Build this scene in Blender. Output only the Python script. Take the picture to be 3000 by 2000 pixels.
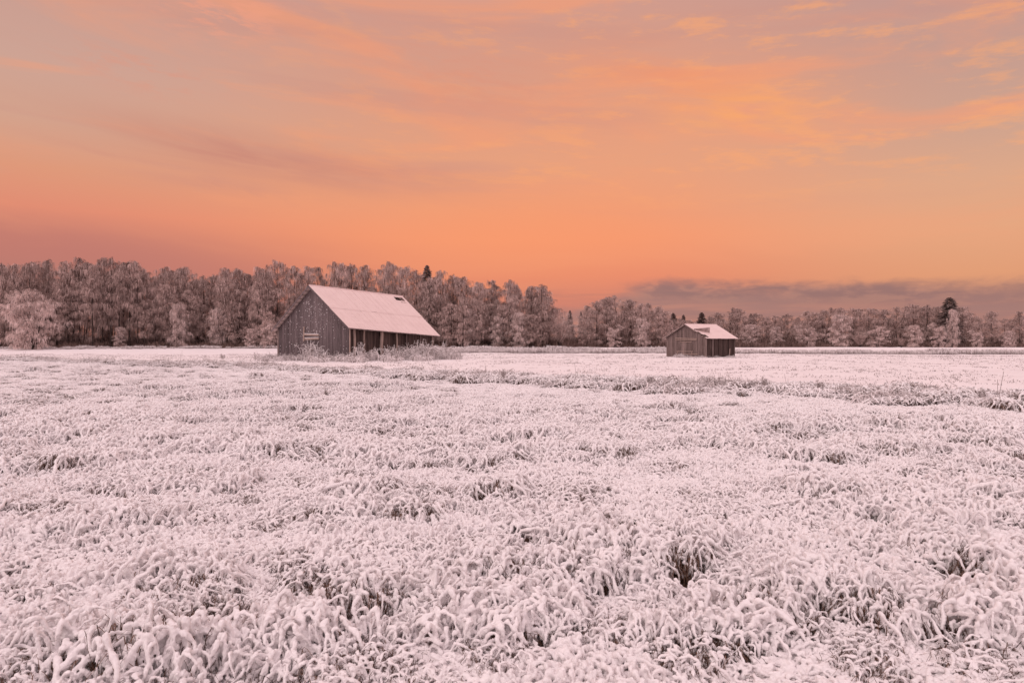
import bpy, math, random
import numpy as np
from mathutils import Vector

# ------------------------------------------------------------------ clearing
for o in list(bpy.data.objects):
    bpy.data.objects.remove(o)
SC = bpy.context.scene
COL = SC.collection
RNG = np.random.default_rng(7)
R = math.radians
PI = math.pi


def lin(r, g, b):
    f = lambda c: (c / 255 / 12.92) if c / 255 <= 0.04045 else ((c / 255 + 0.055) / 1.055) ** 2.4
    return (f(r), f(g), f(b), 1.0)


# ------------------------------------------------------------------ camera
CAM_H = 1.6
cam = bpy.data.cameras.new("camera")
cam.sensor_width = 36.0
cam.lens = 24.0
cam.shift_y = 0.0013
cam.clip_start = 0.05
cam.clip_end = 5000
cam_o = bpy.data.objects.new("camera", cam)
cam_o.location = (0, 0, CAM_H)
cam_o.rotation_euler = (R(90), 0, 0)
COL.objects.link(cam_o)
SC.camera = cam_o

# ------------------------------------------------------------------ exposure
SC.view_settings.view_transform = 'Standard'
SC.view_settings.look = 'None'
SC.view_settings.exposure = 0.0
SC.view_settings.gamma = 1.0
SC.cycles.max_bounces = 6
SC.cycles.diffuse_bounces = 4
SC.cycles.use_denoising = True

# ------------------------------------------------------------------ sun (overcast dusk: weak, very soft)
SUN_AZ, SUN_EL = -140.0, 34.0          # degrees; azimuth from +Y towards +X (behind the camera, to the left)
sun = bpy.data.lights.new("sun", 'SUN')
sun.energy = 0.6
sun.angle = R(25)
sun.color = (1.0, 0.86, 0.82)
sun_o = bpy.data.objects.new("sun", sun)
d = Vector((math.sin(R(SUN_AZ)) * math.cos(R(SUN_EL)), math.cos(R(SUN_AZ)) * math.cos(R(SUN_EL)), math.sin(R(SUN_EL))))
sun_o.rotation_euler = (-d).to_track_quat('-Z', 'Y').to_euler()
sun_o.location = (-20, -20, 40)
COL.objects.link(sun_o)


# ------------------------------------------------------------------ node helper
class NT:
    def __init__(s, tree):
        s.t = tree
        s.n = tree.nodes
        s.l = tree.links

    def put(s, sock, v):
        if hasattr(v, 'is_linked') or isinstance(v, bpy.types.NodeSocket):
            s.l.new(v, sock)
        elif v is not None:
            sock.default_value = v

    def math(s, op, a, b=None, c=None, clamp=False):
        n = s.n.new('ShaderNodeMath')
        n.operation = op
        n.use_clamp = clamp
        s.put(n.inputs[0], a)
        if b is not None: s.put(n.inputs[1], b)
        if c is not None: s.put(n.inputs[2], c)
        return n.outputs[0]

    def smooth(s, x, a, b):
        n = s.n.new('ShaderNodeMapRange')
        n.interpolation_type = 'SMOOTHSTEP'
        s.put(n.inputs[0], x)
        s.put(n.inputs[1], a); s.put(n.inputs[2], b)
        s.put(n.inputs[3], 0.0); s.put(n.inputs[4], 1.0)
        return n.outputs[0]

    def mix(s, f, a, b, blend='MIX'):
        n = s.n.new('ShaderNodeMix')
        n.data_type = 'RGBA'
        n.blend_type = blend
        s.put(n.inputs[0], f); s.put(n.inputs[6], a); s.put(n.inputs[7], b)
        return n.outputs[2]

    def xyz(s, x, y, z):
        n = s.n.new('ShaderNodeCombineXYZ')
        s.put(n.inputs[0], x); s.put(n.inputs[1], y); s.put(n.inputs[2], z)
        return n.outputs[0]

    def noise(s, vec, scale, detail=4.0, rough=0.5, dist=0.0):
        n = s.n.new('ShaderNodeTexNoise')
        if vec is not None: s.put(n.inputs['Vector'], vec)
        n.inputs['Scale'].default_value = scale
        n.inputs['Detail'].default_value = detail
        n.inputs['Roughness'].default_value = rough
        n.inputs['Distortion'].default_value = dist
        return n.outputs[0]

    def ramp(s, f, stops):
        n = s.n.new('ShaderNodeValToRGB')
        s.put(n.inputs[0], f)
        e = n.color_ramp.elements
        while len(e) < len(stops): e.new(0.5)
        for el, (p, c) in zip(e, sorted(stops, key=lambda q: q[0])):
            el.position = p
            el.color = c
        return n.outputs[0]


# ------------------------------------------------------------------ sky
world = bpy.data.worlds.new("World")
SC.world = world
world.use_nodes = True
wt = world.node_tree
wt.nodes.clear()
W = NT(wt)
tc = wt.nodes.new('ShaderNodeTexCoord')
sep = wt.nodes.new('ShaderNodeSeparateXYZ')
wt.links.new(tc.outputs['Generated'], sep.inputs[0])
sx, sy, sz = sep.outputs
az = W.math('MULTIPLY', W.math('ARCTAN2', sx, sy), 57.29578)
el = W.math('MULTIPLY', W.math('ARCSINE', sz), 57.29578)
e30 = W.math('DIVIDE', el, 32.0, clamp=True)
left = W.ramp(e30, [(0, lin(186, 120, 110)), (5.5 / 32, lin(190, 121, 108)), (7.6 / 32, lin(206, 128, 108)), (9.3 / 32, lin(228, 140, 110)),
                    (12.0 / 32, lin(224, 152, 118)), (15 / 32, lin(214, 163, 138)), (19 / 32, lin(207, 163, 146)), (24 / 32, lin(203, 156, 142)), (30 / 32, lin(205, 165, 158))])
mid = W.ramp(e30, [(0, lin(176, 122, 116)), (3 / 32, lin(206, 126, 108)), (5.5 / 32, lin(232, 136, 102)), (8.6 / 32, lin(246, 151, 106)),
                   (11.5 / 32, lin(240, 157, 114)), (14.5 / 32, lin(232, 160, 122)), (19 / 32, lin(222, 157, 128)), (26 / 32, lin(210, 155, 138)), (30 / 32, lin(212, 168, 158))])
right = W.ramp(e30, [(0, lin(166, 124, 118)), (3 / 32, lin(196, 134, 110)), (4.8 / 32, lin(226, 155, 113)), (8 / 32, lin(230, 164, 122)),
                     (11.5 / 32, lin(222, 166, 131)), (15 / 32, lin(206, 161, 138)), (20 / 32, lin(196, 154, 140)), (25 / 32, lin(192, 152, 144)), (30 / 32, lin(205, 168, 162))])
fl = W.smooth(az, -4.0, -36.0)
fr = W.smooth(az, 8.0, 37.0)
base = W.mix(fr, W.mix(fl, mid, left), right)
# high thin cloud: sheets seen in perspective, drawn out into streaks that sink to the right
tilt = W.math('ADD', el, W.math('MULTIPLY', az, 0.06))
v1 = W.xyz(W.math('MULTIPLY', az, 0.045), W.math('MULTIPLY', tilt, 0.24), 2.9)
v2 = W.xyz(W.math('MULTIPLY', az, 0.15), W.math('MULTIPLY', tilt, 0.62), 4.1)
v3 = W.xyz(W.math('MULTIPLY', az, 0.03), W.math('MULTIPLY', tilt, 0.30), 9.0)
n1 = W.noise(v1, 1.0, 6, 0.55, 0.7)
n2 = W.noise(v2, 1.0, 7, 0.58, 0.25)
n3 = W.noise(v3, 1.0, 5, 0.5, 0.4)
hi = W.smooth(el, 9.0, 15.0)
rightness = W.smooth(az, -32.0, 12.0)
# pink-orange lit cloud
lit = W.math('MULTIPLY', W.smooth(n1, 0.47, 0.68), W.math('ADD', 0.22, W.math('MULTIPLY', hi, 0.42)))
c = W.mix(lit, base, lin(246, 158, 114))
# grey-mauve unlit sheets high up
g = W.math('MULTIPLY', W.smooth(n3, 0.50, 0.66), W.math('MULTIPLY', hi, 0.45))
c = W.mix(g, c, lin(206, 148, 132))
# small bright flecks, mostly on the right
n5 = W.noise(W.xyz(W.math('MULTIPLY', az, 0.42), W.math('MULTIPLY', tilt, 1.7), 5.5), 1.0, 6, 0.6, 0.2)
n2 = W.math('ADD', W.math('MULTIPLY', n2, 0.62), W.math('MULTIPLY', n5, 0.38))
fk = W.math('MULTIPLY', W.smooth(n2, 0.49, 0.63), W.math('MULTIPLY', W.math('MULTIPLY', hi, rightness), 0.50))
c = W.mix(fk, c, lin(255, 170, 106))
fk2 = W.math('MULTIPLY', W.smooth(n2, 0.42, 0.28), W.math('MULTIPLY', hi, 0.4))
c = W.mix(fk2, c, lin(205, 160, 142))


def blob(a0, e0, sa, se, slope=0.0):
    da = W.math('SUBTRACT', az, a0)
    de = W.math('SUBTRACT', W.math('SUBTRACT', el, e0), W.math('MULTIPLY', da, slope))
    q = W.math('ADD', W.math('POWER', W.math('DIVIDE', W.math('ABSOLUTE', da), sa), 2.0), W.math('POWER', W.math('DIVIDE', W.math('ABSOLUTE', de), se), 2.0))
    return W.math('EXPONENT', W.math('MULTIPLY', q, -1.0))


ns = W.noise(W.xyz(W.math('MULTIPLY', az, 0.08), W.math('MULTIPLY', W.math('ADD', el, W.math('MULTIPLY', az, 0.14)), 0.55), 2.0), 1.0, 5, 0.55, 0.5)
nsm = W.smooth(ns, 0.34, 0.62)
# glow where the sun is going down behind the wood
c = W.mix(W.math('MULTIPLY', blob(2.0, 9.0, 12.0, 3.6), 0.5), c, lin(252, 152, 100))
c = W.mix(W.math('MULTIPLY', blob(14.0, 18.0, 13.0, 4.5, -0.05), 0.35), c, lin(246, 160, 112))
c = W.mix(W.math('MULTIPLY', blob(18.5, 18.0, 4.5, 1.6, -0.10), W.math('MULTIPLY', nsm, 0.9)), c, lin(255, 172, 98))
c = W.mix(W.math('MULTIPLY', blob(13.0, 20.5, 7.0, 1.8, -0.18), W.math('MULTIPLY', nsm, 0.7)), c, lin(240, 150, 108))
# the long dusky streaks on the left
c = W.mix(W.math('MULTIPLY', blob(-19.0, 14.2, 12.0, 1.5, -0.09), W.math('ADD', 0.48, W.math('MULTIPLY', nsm, 0.5))), c, lin(204, 136, 117))
c = W.mix(W.math('MULTIPLY', blob(-26.0, 12.4, 8.0, 0.5, -0.13), W.math('MULTIPLY', nsm, 0.8)), c, lin(205, 138, 122))
puff = W.smooth(n5, 0.42, 0.62)
c = W.mix(W.math('MULTIPLY', blob(-23.0, 24.0, 4.5, 1.8, 0.0), W.math('MULTIPLY', puff, 0.8)), c, lin(240, 160, 130))
c = W.mix(W.math('MULTIPLY', blob(-28.5, 19.2, 4.5, 1.2, -0.10), W.math('MULTIPLY', puff, 0.7)), c, lin(222, 152, 128))
c = W.mix(W.math('MULTIPLY', blob(-3.0, 20.5, 9.0, 3.0, -0.16), W.math('ADD', 0.25, W.math('MULTIPLY', puff, 0.4))), c, lin(222, 148, 122))
c = W.mix(W.math('MULTIPLY', blob(-33.0, 6.5, 15.0, 1.7, -0.10), 0.62), c, lin(192, 118, 106))
# low grey bank on the right horizon
nb = W.noise(W.xyz(W.math('MULTIPLY', az, 0.42), W.math('MULTIPLY', el, 1.1), 7.0), 1.0, 6, 0.55, 0.3)
nb2 = W.noise(W.xyz(W.math('MULTIPLY', az, 0.13), W.math('MULTIPLY', el, 1.5), 3.0), 1.0, 5, 0.5, 0.3)
top = W.math('ADD', 3.35, W.math('MULTIPLY', W.smooth(az, 4.0, 12.0), 1.65))
top = W.math('SUBTRACT', top, W.math('MULTIPLY', W.math('MAXIMUM', W.math('SUBTRACT', az, 11.0), 0.0), 0.036))
dep = W.math('SUBTRACT', top, W.math('ADD', el, W.math('MULTIPLY', W.math('SUBTRACT', nb, 0.5), 1.5)))
haze_ = W.math('MULTIPLY', W.smooth(dep, 0.0, 1.3), W.smooth(az, -6.0, 7.0))
c = W.mix(W.math('MULTIPLY', haze_, 0.92), c, W.mix(W.smooth(nb2, 0.35, 0.65), lin(164, 121, 115), lin(186, 130, 117)))
layer = W.math('MULTIPLY', W.smooth(dep, -0.55, 0.6), W.smooth(dep, 2.1, 0.9))
layer = W.math('MULTIPLY', layer, W.math('MULTIPLY', W.smooth(az, 7.0, 13.0), W.math('ADD', 0.55, W.math('MULTIPLY', W.smooth(nb2, 0.36, 0.55), 0.45))))
c = W.mix(W.math('MULTIPLY', layer, 0.92), c, W.mix(W.smooth(nb, 0.42, 0.62), lin(150, 110, 106), lin(172, 124, 113)))
wisp = W.math('MULTIPLY', blob(5.0, 4.0, 3.6, 0.35), W.smooth(nb2, 0.38, 0.6))
c = W.mix(W.math('MULTIPLY', wisp, 0.55), c, lin(176, 118, 106))
# unseen sky above and behind the viewer, made pale and bright to light the snow
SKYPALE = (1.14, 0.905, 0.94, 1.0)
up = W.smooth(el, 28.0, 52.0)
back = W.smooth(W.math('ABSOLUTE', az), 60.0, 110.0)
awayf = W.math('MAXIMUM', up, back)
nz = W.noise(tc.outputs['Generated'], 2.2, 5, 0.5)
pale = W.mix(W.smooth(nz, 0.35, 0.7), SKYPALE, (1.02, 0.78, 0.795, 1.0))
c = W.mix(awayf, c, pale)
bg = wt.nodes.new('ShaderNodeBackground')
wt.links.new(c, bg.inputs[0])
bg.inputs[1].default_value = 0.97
sky = wt.nodes.new('ShaderNodeTexSky')
sky.sky_type = 'NISHITA'
sky.sun_disc = False
sky.sun_elevation = R(SUN_EL)
sky.sun_rotation = R(SUN_AZ)
sky.dust_density = 3.0
bg2 = wt.nodes.new('ShaderNodeBackground')
wt.links.new(sky.outputs[0], bg2.inputs[0])
bg2.inputs[1].default_value = 0.006
add = wt.nodes.new('ShaderNodeAddShader')
wt.links.new(bg.outputs[0], add.inputs[0])
wt.links.new(bg2.outputs[0], add.inputs[1])
out = wt.nodes.new('ShaderNodeOutputWorld')
wt.links.new(add.outputs[0], out.inputs[0])


# ------------------------------------------------------------------ materials
def material(name):
    m = bpy.data.materials.new(name)
    m.use_nodes = True
    t = m.node_tree
    b = t.nodes['Principled BSDF']
    b.inputs['Specular IOR Level'].default_value = 0.15
    b.inputs['Roughness'].default_value = 0.85
    return m, NT(t), b


def attr(N, name):
    n = N.n.new('ShaderNodeAttribute')
    n.attribute_name = name
    return n.outputs['Fac']


def coords(N, which='Object'):
    return N.n.new('ShaderNodeTexCoord').outputs[which]


def bump(N, b, h, strength, dist):
    n = N.n.new('ShaderNodeBump')
    n.inputs['Strength'].default_value = strength
    n.inputs['Distance'].default_value = dist
    N.put(n.inputs['Height'], h)
    N.put(b.inputs['Normal'], n.outputs[0])


def mat_snow(name, col=(0.88, 0.838, 0.842, 1), fine=260):
    m, N, b = material(name)
    co = coords(N)
    n = N.noise(co, 9.0, 4, 0.6)
    N.put(b.inputs['Base Color'], N.mix(N.smooth(n, 0.3, 0.7), col, tuple(0.93 * x for x in col[:3]) + (1,)))
    bump(N, b, N.noise(co, fine, 3, 0.7), 0.35, 0.004)
    return m


M_SNOW = mat_snow("snow_on_grass")


def mat_plain(name, a, bcol, scale=3.0, attrname=None, rough=0.9):
    m, N, b = material(name)
    b.inputs['Roughness'].default_value = rough
    f = attr(N, attrname) if attrname else N.smooth(N.noise(coords(N), scale, 4, 0.6), 0.35, 0.65)
    N.put(b.inputs['Base Color'], N.mix(f, a, bcol))
    return m


M_BLADE = mat_plain("dry_grass_blade", (0.050, 0.026, 0.019, 1), (0.235, 0.145, 0.108, 1), attrname='shade')
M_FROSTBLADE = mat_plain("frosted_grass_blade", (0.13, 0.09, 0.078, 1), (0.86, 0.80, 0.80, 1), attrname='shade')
M_TWIG = mat_plain("frosted_twig", (0.078, 0.043, 0.036, 1), (0.84, 0.63, 0.58, 1), attrname='shade')
M_TWIG_WHITE = mat_plain("thickly_frosted_twig", (0.13, 0.08, 0.068, 1), (0.88, 0.70, 0.66, 1), attrname='shade')
M_NEEDLE = mat_plain("dark_needles", (0.055, 0.042, 0.036, 1), (0.42, 0.32, 0.30, 1), attrname='shade')
M_BARK = mat_plain("dark_bark", (0.028, 0.018, 0.016, 1), (0.085, 0.06, 0.053, 1), scale=1.3)
M_BRACKEN = mat_plain("brown_brush", (0.060, 0.036, 0.030, 1), (0.36, 0.245, 0.215, 1), attrname='shade')


def mat_wood(name, dark, light, frost):
    m, N, b = material(name)
    tcn = coords(N)
    mp = N.n.new('ShaderNodeMapping')
    mp.inputs['Scale'].default_value = (9, 9, 0.55)
    N.put(mp.inputs[0], tcn)
    grain = N.noise(mp.outputs[0], 2.2, 6, 0.65, 0.3)
    mp2 = N.n.new('ShaderNodeMapping')
    mp2.inputs['Scale'].default_value = (2.5, 2.5, 0.25)
    N.put(mp2.inputs[0], tcn)
    streak = N.noise(mp2.outputs[0], 1.6, 4, 0.6)
    f = N.math('ADD', N.math('MULTIPLY', attr(N, 'shade'), 0.6), N.math('MULTIPLY', N.smooth(grain, 0.3, 0.7), 0.5), clamp=True)
    c0 = N.mix(f, dark, light)
    fr = N.math('MULTIPLY', N.smooth(N.noise(tcn, 14, 3, 0.7), 0.56, 0.72), frost)
    c0 = N.mix(N.math('MULTIPLY', N.smooth(streak, 0.5, 0.68), 0.35), c0, dark)
    N.put(b.inputs['Base Color'], N.mix(fr, c0, (0.62, 0.54, 0.53, 1)))
    bump(N, b, grain, 0.5, 0.01)
    return m


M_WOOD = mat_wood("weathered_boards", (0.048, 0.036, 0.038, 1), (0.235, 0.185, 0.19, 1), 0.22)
M_WOOD_DARK = mat_wood("wet_shaded_boards", (0.016, 0.010, 0.009, 1), (0.12, 0.080, 0.072, 1), 0.04)  # wet wood, with the shade under the eaves also darkened into its colour
M_WOOD_PALE = mat_wood("pale_bare_timber", (0.15, 0.105, 0.09, 1), (0.42, 0.31, 0.27, 1), 0.1)
M_WOOD_BROWN = mat_wood("brown_boards", (0.068, 0.046, 0.042, 1), (0.29, 0.215, 0.20, 1), 0.12)


def mat_roof(name):
    m, N, b = material(name)
    co = coords(N)
    n = N.noise(co, 1.1, 5, 0.6)
    n2 = N.noise(co, 7.0, 4, 0.7)
    c0 = N.mix(N.smooth(n, 0.3, 0.7), (0.735, 0.58, 0.555, 1), (0.785, 0.63, 0.605, 1))
    c0 = N.mix(N.math('MULTIPLY', N.smooth(n2, 0.66, 0.80), 0.15), c0, (0.42, 0.33, 0.31, 1))
    N.put(b.inputs['Base Color'], c0)
    bump(N, b, n2, 0.12, 0.006)
    return m


M_ROOF = mat_roof("frosted_roof_sheet")
M_ROOFEDGE = mat_plain("roof_edge_metal", (0.10, 0.075, 0.072, 1), (0.24, 0.18, 0.175, 1))
M_SHEET = mat_plain("bent_roof_sheet", (0.26, 0.195, 0.185, 1), (0.42, 0.33, 0.31, 1), scale=2)


# ------------------------------------------------------------------ mesh helpers
class MB:
    """collects boxes, tubes and strips; build() links them as ONE mesh object"""

    def __init__(s):
        s.v, s.f, s.a, s.m, s.n = [], [], [], [], 0

    def add(s, verts, quads, shade=0.5, mi=0):
        verts = np.asarray(verts, float).reshape(-1, 3)
        quads = np.asarray(quads, int).reshape(-1, 4)
        s.v.append(verts)
        s.f.append(quads + s.n)
        sh = np.asarray(shade, float)
        s.a.append(np.broadcast_to(sh, (len(verts),)).copy() if sh.ndim == 0 else sh.reshape(-1))
        s.m.append(np.full(len(quads), mi, int))
        s.n += len(verts)

    def box(s, o, ex, ey, ez, shade=0.5, mi=0):
        o, ex, ey, ez = (np.asarray(q, float) for q in (o, ex, ey, ez))
        v = [o, o + ex, o + ex + ey, o + ey, o + ez, o + ex + ez, o + ex + ey + ez, o + ey + ez]
        s.add(v, [[0, 3, 2, 1], [4, 5, 6, 7], [0, 1, 5, 4], [1, 2, 6, 5], [2, 3, 7, 6], [3, 0, 4, 7]], shade, mi)

    def hexa(s, v, shade=0.5, mi=0):
        s.add(v, [[0, 3, 2, 1], [4, 5, 6, 7], [0, 1, 5, 4], [1, 2, 6, 5], [2, 3, 7, 6], [3, 0, 4, 7]], shade, mi)

    def tubes(s, P, rad, sides=5, shade=0.5, mi=0):
        """P: n x k x 3 centre lines, rad: n x k"""
        P = np.asarray(P, float)
        if P.ndim == 2: P = P[None]
        rad = np.asarray(rad, float)
        if rad.ndim == 1: rad = np.broadcast_to(rad, P.shape[:2])
        n, k, _ = P.shape
        T = np.gradient(P, axis=1)
        T /= np.linalg.norm(T, axis=2, keepdims=True) + 1e-9
        ref = np.where(np.abs(T[..., 2:3]) > 0.9, np.array([1.0, 0, 0]), np.array([0, 0, 1.0]))
        # keep one reference per tube to avoid flips
        ref = np.broadcast_to(np.where(np.abs(T[:, :, 2]).mean(1)[:, None, None] > 0.75, np.array([1.0, 0.13, 0]), np.array([0.05, 0.02, 1.0])), P.shape)
        A = np.cross(T, ref); A /= np.linalg.norm(A, axis=2, keepdims=True) + 1e-9
        B = np.cross(T, A)
        ang = np.arange(sides) * 2 * PI / sides
        V = P[:, :, None, :] + rad[:, :, None, None] * (np.cos(ang)[None, None, :, None] * A[:, :, None, :] + np.sin(ang)[None, None, :, None] * B[:, :, None, :])
        idx = np.arange(n * k * sides).reshape(n, k, sides)
        a = idx[:, :-1, :]; b = np.roll(a, -1, 2); c2 = idx[:, 1:, :]; d2 = np.roll(c2, -1, 2)
        Q = np.stack([a, b, d2, c2], -1).reshape(-1, 4)
        sh = np.asarray(shade, float)
        if sh.ndim == 1: sh = np.repeat(sh, k * sides)
        elif sh.ndim == 2: sh = np.repeat(sh.reshape(-1), sides)
        s.add(V.reshape(-1, 3), Q, sh, mi)

    def strips(s, P, wid, side, shade=0.5, mi=0):
        """P: n x k x 3, wid: n x k, side: n x 3 unit"""
        P = np.asarray(P, float)
        n, k, _ = P.shape
        off = side[:, None, :] * wid[:, :, None] * 0.5
        V = np.stack([P - off, P + off], 2)
        idx = np.arange(n * k * 2).reshape(n, k, 2)
        Q = np.stack([idx[:, :-1, 0], idx[:, :-1, 1], idx[:, 1:, 1], idx[:, 1:, 0]], -1).reshape(-1, 4)
        sh = np.asarray(shade, float)
        if sh.ndim == 1: sh = np.repeat(sh, k * 2)
        elif sh.ndim == 2: sh = np.repeat(sh.reshape(-1), 2)
        s.add(V.reshape(-1, 3), Q, sh, mi)

    def mesh(s, name, mats, smooth=False):
        v = np.concatenate(s.v) if s.v else np.zeros((0, 3))
        q = np.concatenate(s.f) if s.f else np.zeros((0, 4), int)
        me = bpy.data.meshes.new(name)
        me.vertices.add(len(v))
        me.vertices.foreach_set('co', v.astype(np.float32).ravel())
        me.loops.add(len(q) * 4)
        me.loops.foreach_set('vertex_index', q.astype(np.int32).ravel())
        me.polygons.add(len(q))
        me.polygons.foreach_set('loop_start', np.arange(0, len(q) * 4, 4, dtype=np.int32))
        me.polygons.foreach_set('loop_total', np.full(len(q), 4, np.int32))
        for m in mats: me.materials.append(m)
        if len(q): me.polygons.foreach_set('material_index', np.concatenate(s.m).astype(np.int32))
        me.polygons.foreach_set('use_smooth', np.full(len(q), smooth))
        a = me.attributes.new('shade', 'FLOAT', 'POINT')
        if len(v): a.data.foreach_set('value', np.concatenate(s.a).astype(np.float32))
        me.update(calc_edges=True)
        return me

    def build(s, name, mat, parent=None, smooth=False):
        o = bpy.data.objects.new(name, s.mesh(name, mat if isinstance(mat, list) else [mat], smooth))
        COL.objects.link(o)
        if parent is not None:
            o.parent = parent
        return o


def tag(o, label=None, cat=None, group=None, kind=None):
    for k, v in (('label', label), ('category', cat), ('group', group), ('kind', kind)):
        if v: o[k] = v
    return o


def empty(name, loc=(0, 0, 0), rz=0.0):
    o = bpy.data.objects.new(name, None)
    o.location = loc
    o.rotation_euler = (0, 0, rz)
    o.empty_display_size = 0.3
    COL.objects.link(o)
    return o


def copy_tree(o, parent=None):
    c2 = o.copy()
    COL.objects.link(c2)
    if parent is not None: c2.parent = parent
    for ch in list(o.children):
        copy_tree(ch, c2)
    return c2


# ------------------------------------------------------------------ ground
_W = [(RNG.normal(0, 1, 2), RNG.uniform(0, 6.28)) for _ in range(14)]


def wav(x, y, lam):
    """smooth value in about -1..1 with features of size lam"""
    s = 0
    for kv, ph in _W:
        s = s + np.sin((x * kv[0] + y * kv[1]) * 2.2 / lam + ph * 3 + lam)
    return s / math.sqrt(len(_W) / 2) / 1.6


def sstep(x, a, b):
    t = np.clip((x - a) / (b - a), 0, 1)
    return t * t * (3 - 2 * t)


def verge_side(x, y):
    """>0 on the near side of the ditch verge; metres, roughly"""
    xs = np.array([-90, -47, -17, 0, 8.2, 12.9, 40.0])
    ys = np.array([93, 62.5, 42, 28.2, 21, 17.4, -2.0])
    return (np.interp(x, xs, ys) - y) * 0.78


def ground_z(x, y):
    x = np.asarray(x, float); y = np.asarray(y, float)
    z = 0.62 * sstep(y, 98, 130) + 0.05 * wav(x, y, 9.0) * sstep(y, 2, 12)
    z = z + 1.5 * sstep(y, 200, 600)
    vs = verge_side(x, y)
    z = z + 0.03 * np.exp(-((vs - 0.5) / 1.6) ** 2) * (y > 0)
    return z


def make_ground():
    xs = np.concatenate([-np.geomspace(900, 14, 60), np.linspace(-13.5, 13.5, 90), np.geomspace(14, 900, 60)])
    ys = np.concatenate([-np.geomspace(500, 3, 20), np.linspace(-2, 30, 130), np.geomspace(30.5, 1500, 110)])
    X, Y = np.meshgrid(xs, ys)
    Z = ground_z(X, Y)
    V = np.stack([X, Y, Z], -1).reshape(-1, 3)
    idx = np.arange(X.size).reshape(X.shape)
    Q = np.stack([idx[:-1, :-1], idx[:-1, 1:], idx[1:, 1:], idx[1:, :-1]], -1).reshape(-1, 4)
    mb = MB()
    thatch = sstep(verge_side(X, Y), -1.5, 0.5) * sstep(-np.abs(X), -80, -70)
    mb.add(V, Q, thatch.reshape(-1))
    m, N, b = material("snowy_ground")
    co = coords(N)
    th = attr(N, 'shade')
    base = N.mix(N.smooth(N.noise(co, 0.25, 4, 0.5), 0.35, 0.65), (0.87, 0.82, 0.825, 1), (0.82, 0.765, 0.77, 1))
    mp = N.n.new('ShaderNodeMapping')
    mp.inputs['Scale'].default_value = (1.0, 0.55, 1.0)
    N.put(mp.inputs[0], co)
    specks = N.smooth(N.noise(mp.outputs[0], 7.0, 5, 0.72), 0.60, 0.70)
    patch = N.smooth(N.noise(co, 0.16, 3, 0.5), 0.38, 0.62)
    base = N.mix(N.math('MULTIPLY', specks, N.math('ADD', 0.08, N.math('MULTIPLY', patch, 0.35))), base, (0.26, 0.19, 0.17, 1))
    thc = N.mix(N.smooth(N.noise(co, 5.0, 5, 0.65), 0.50, 0.64), (0.075, 0.042, 0.032, 1), (0.66, 0.60, 0.59, 1))
    N.put(b.inputs['Base Color'], N.mix(th, base, thc))
    bump(N, b, N.noise(co, 5.0, 6, 0.7), 0.6, 0.06)
    o = mb.build("snow_field", m, smooth=True)
    o['kind'] = 'structure'
    return o


make_ground()


# ------------------------------------------------------------------ scatter of grass (stuff)
def remeshed(mb, name, mat, voxel, smooth_it=1):
    me = mb.mesh(name + "_raw", [mat], True)
    o = bpy.data.objects.new(name + "_raw", me)
    COL.objects.link(o)
    md = o.modifiers.new("r", 'REMESH')
    md.mode = 'VOXEL'
    md.voxel_size = voxel
    md.use_smooth_shade = True
    sm = o.modifiers.new("s", 'SMOOTH')
    sm.iterations = smooth_it
    sm.factor = 0.5
    dg = bpy.context.evaluated_depsgraph_get()
    ev = o.evaluated_get(dg)
    m2 = bpy.data.meshes.new_from_object(ev)
    bpy.data.objects.remove(o)
    bpy.data.meshes.remove(me)
    m2.name = name
    nv = len(m2.vertices)                    # crumbly surface
    co = np.empty(nv * 3, np.float32); no = np.empty(nv * 3, np.float32)
    m2.vertices.foreach_get('co', co); m2.vertices.foreach_get('normal', no)
    r_ = np.random.default_rng(nv)
    q = co.reshape(-1, 3)
    w_ = sum(np.sin(q @ r_.normal(0, f, 3) + r_.uniform(0, 6)) for f in (150, 170, 210, 260, 300))
    q += no.reshape(-1, 3) * (0.0011 * w_ + r_.normal(0, 0.0011, nv))[:, None]
    m2.vertices.foreach_set('co', co)
    m2.update()
    return m2


def joined(name, meshes):
    """one mesh out of several (with their materials)"""
    import bmesh
    bm = bmesh.new()
    mats = []
    for me in meshes:
        base = len(mats)
        mats += list(me.materials)
        n0 = len(bm.faces)
        bm.from_mesh(me)
        bm.faces.ensure_lookup_table()
        for i in range(n0, len(bm.faces)):
            bm.faces[i].material_index += base
    out_me = bpy.data.meshes.new(name)
    bm.to_mesh(out_me)
    bm.free()
    for m in mats: out_me.materials.append(m)
    return out_me


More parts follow.
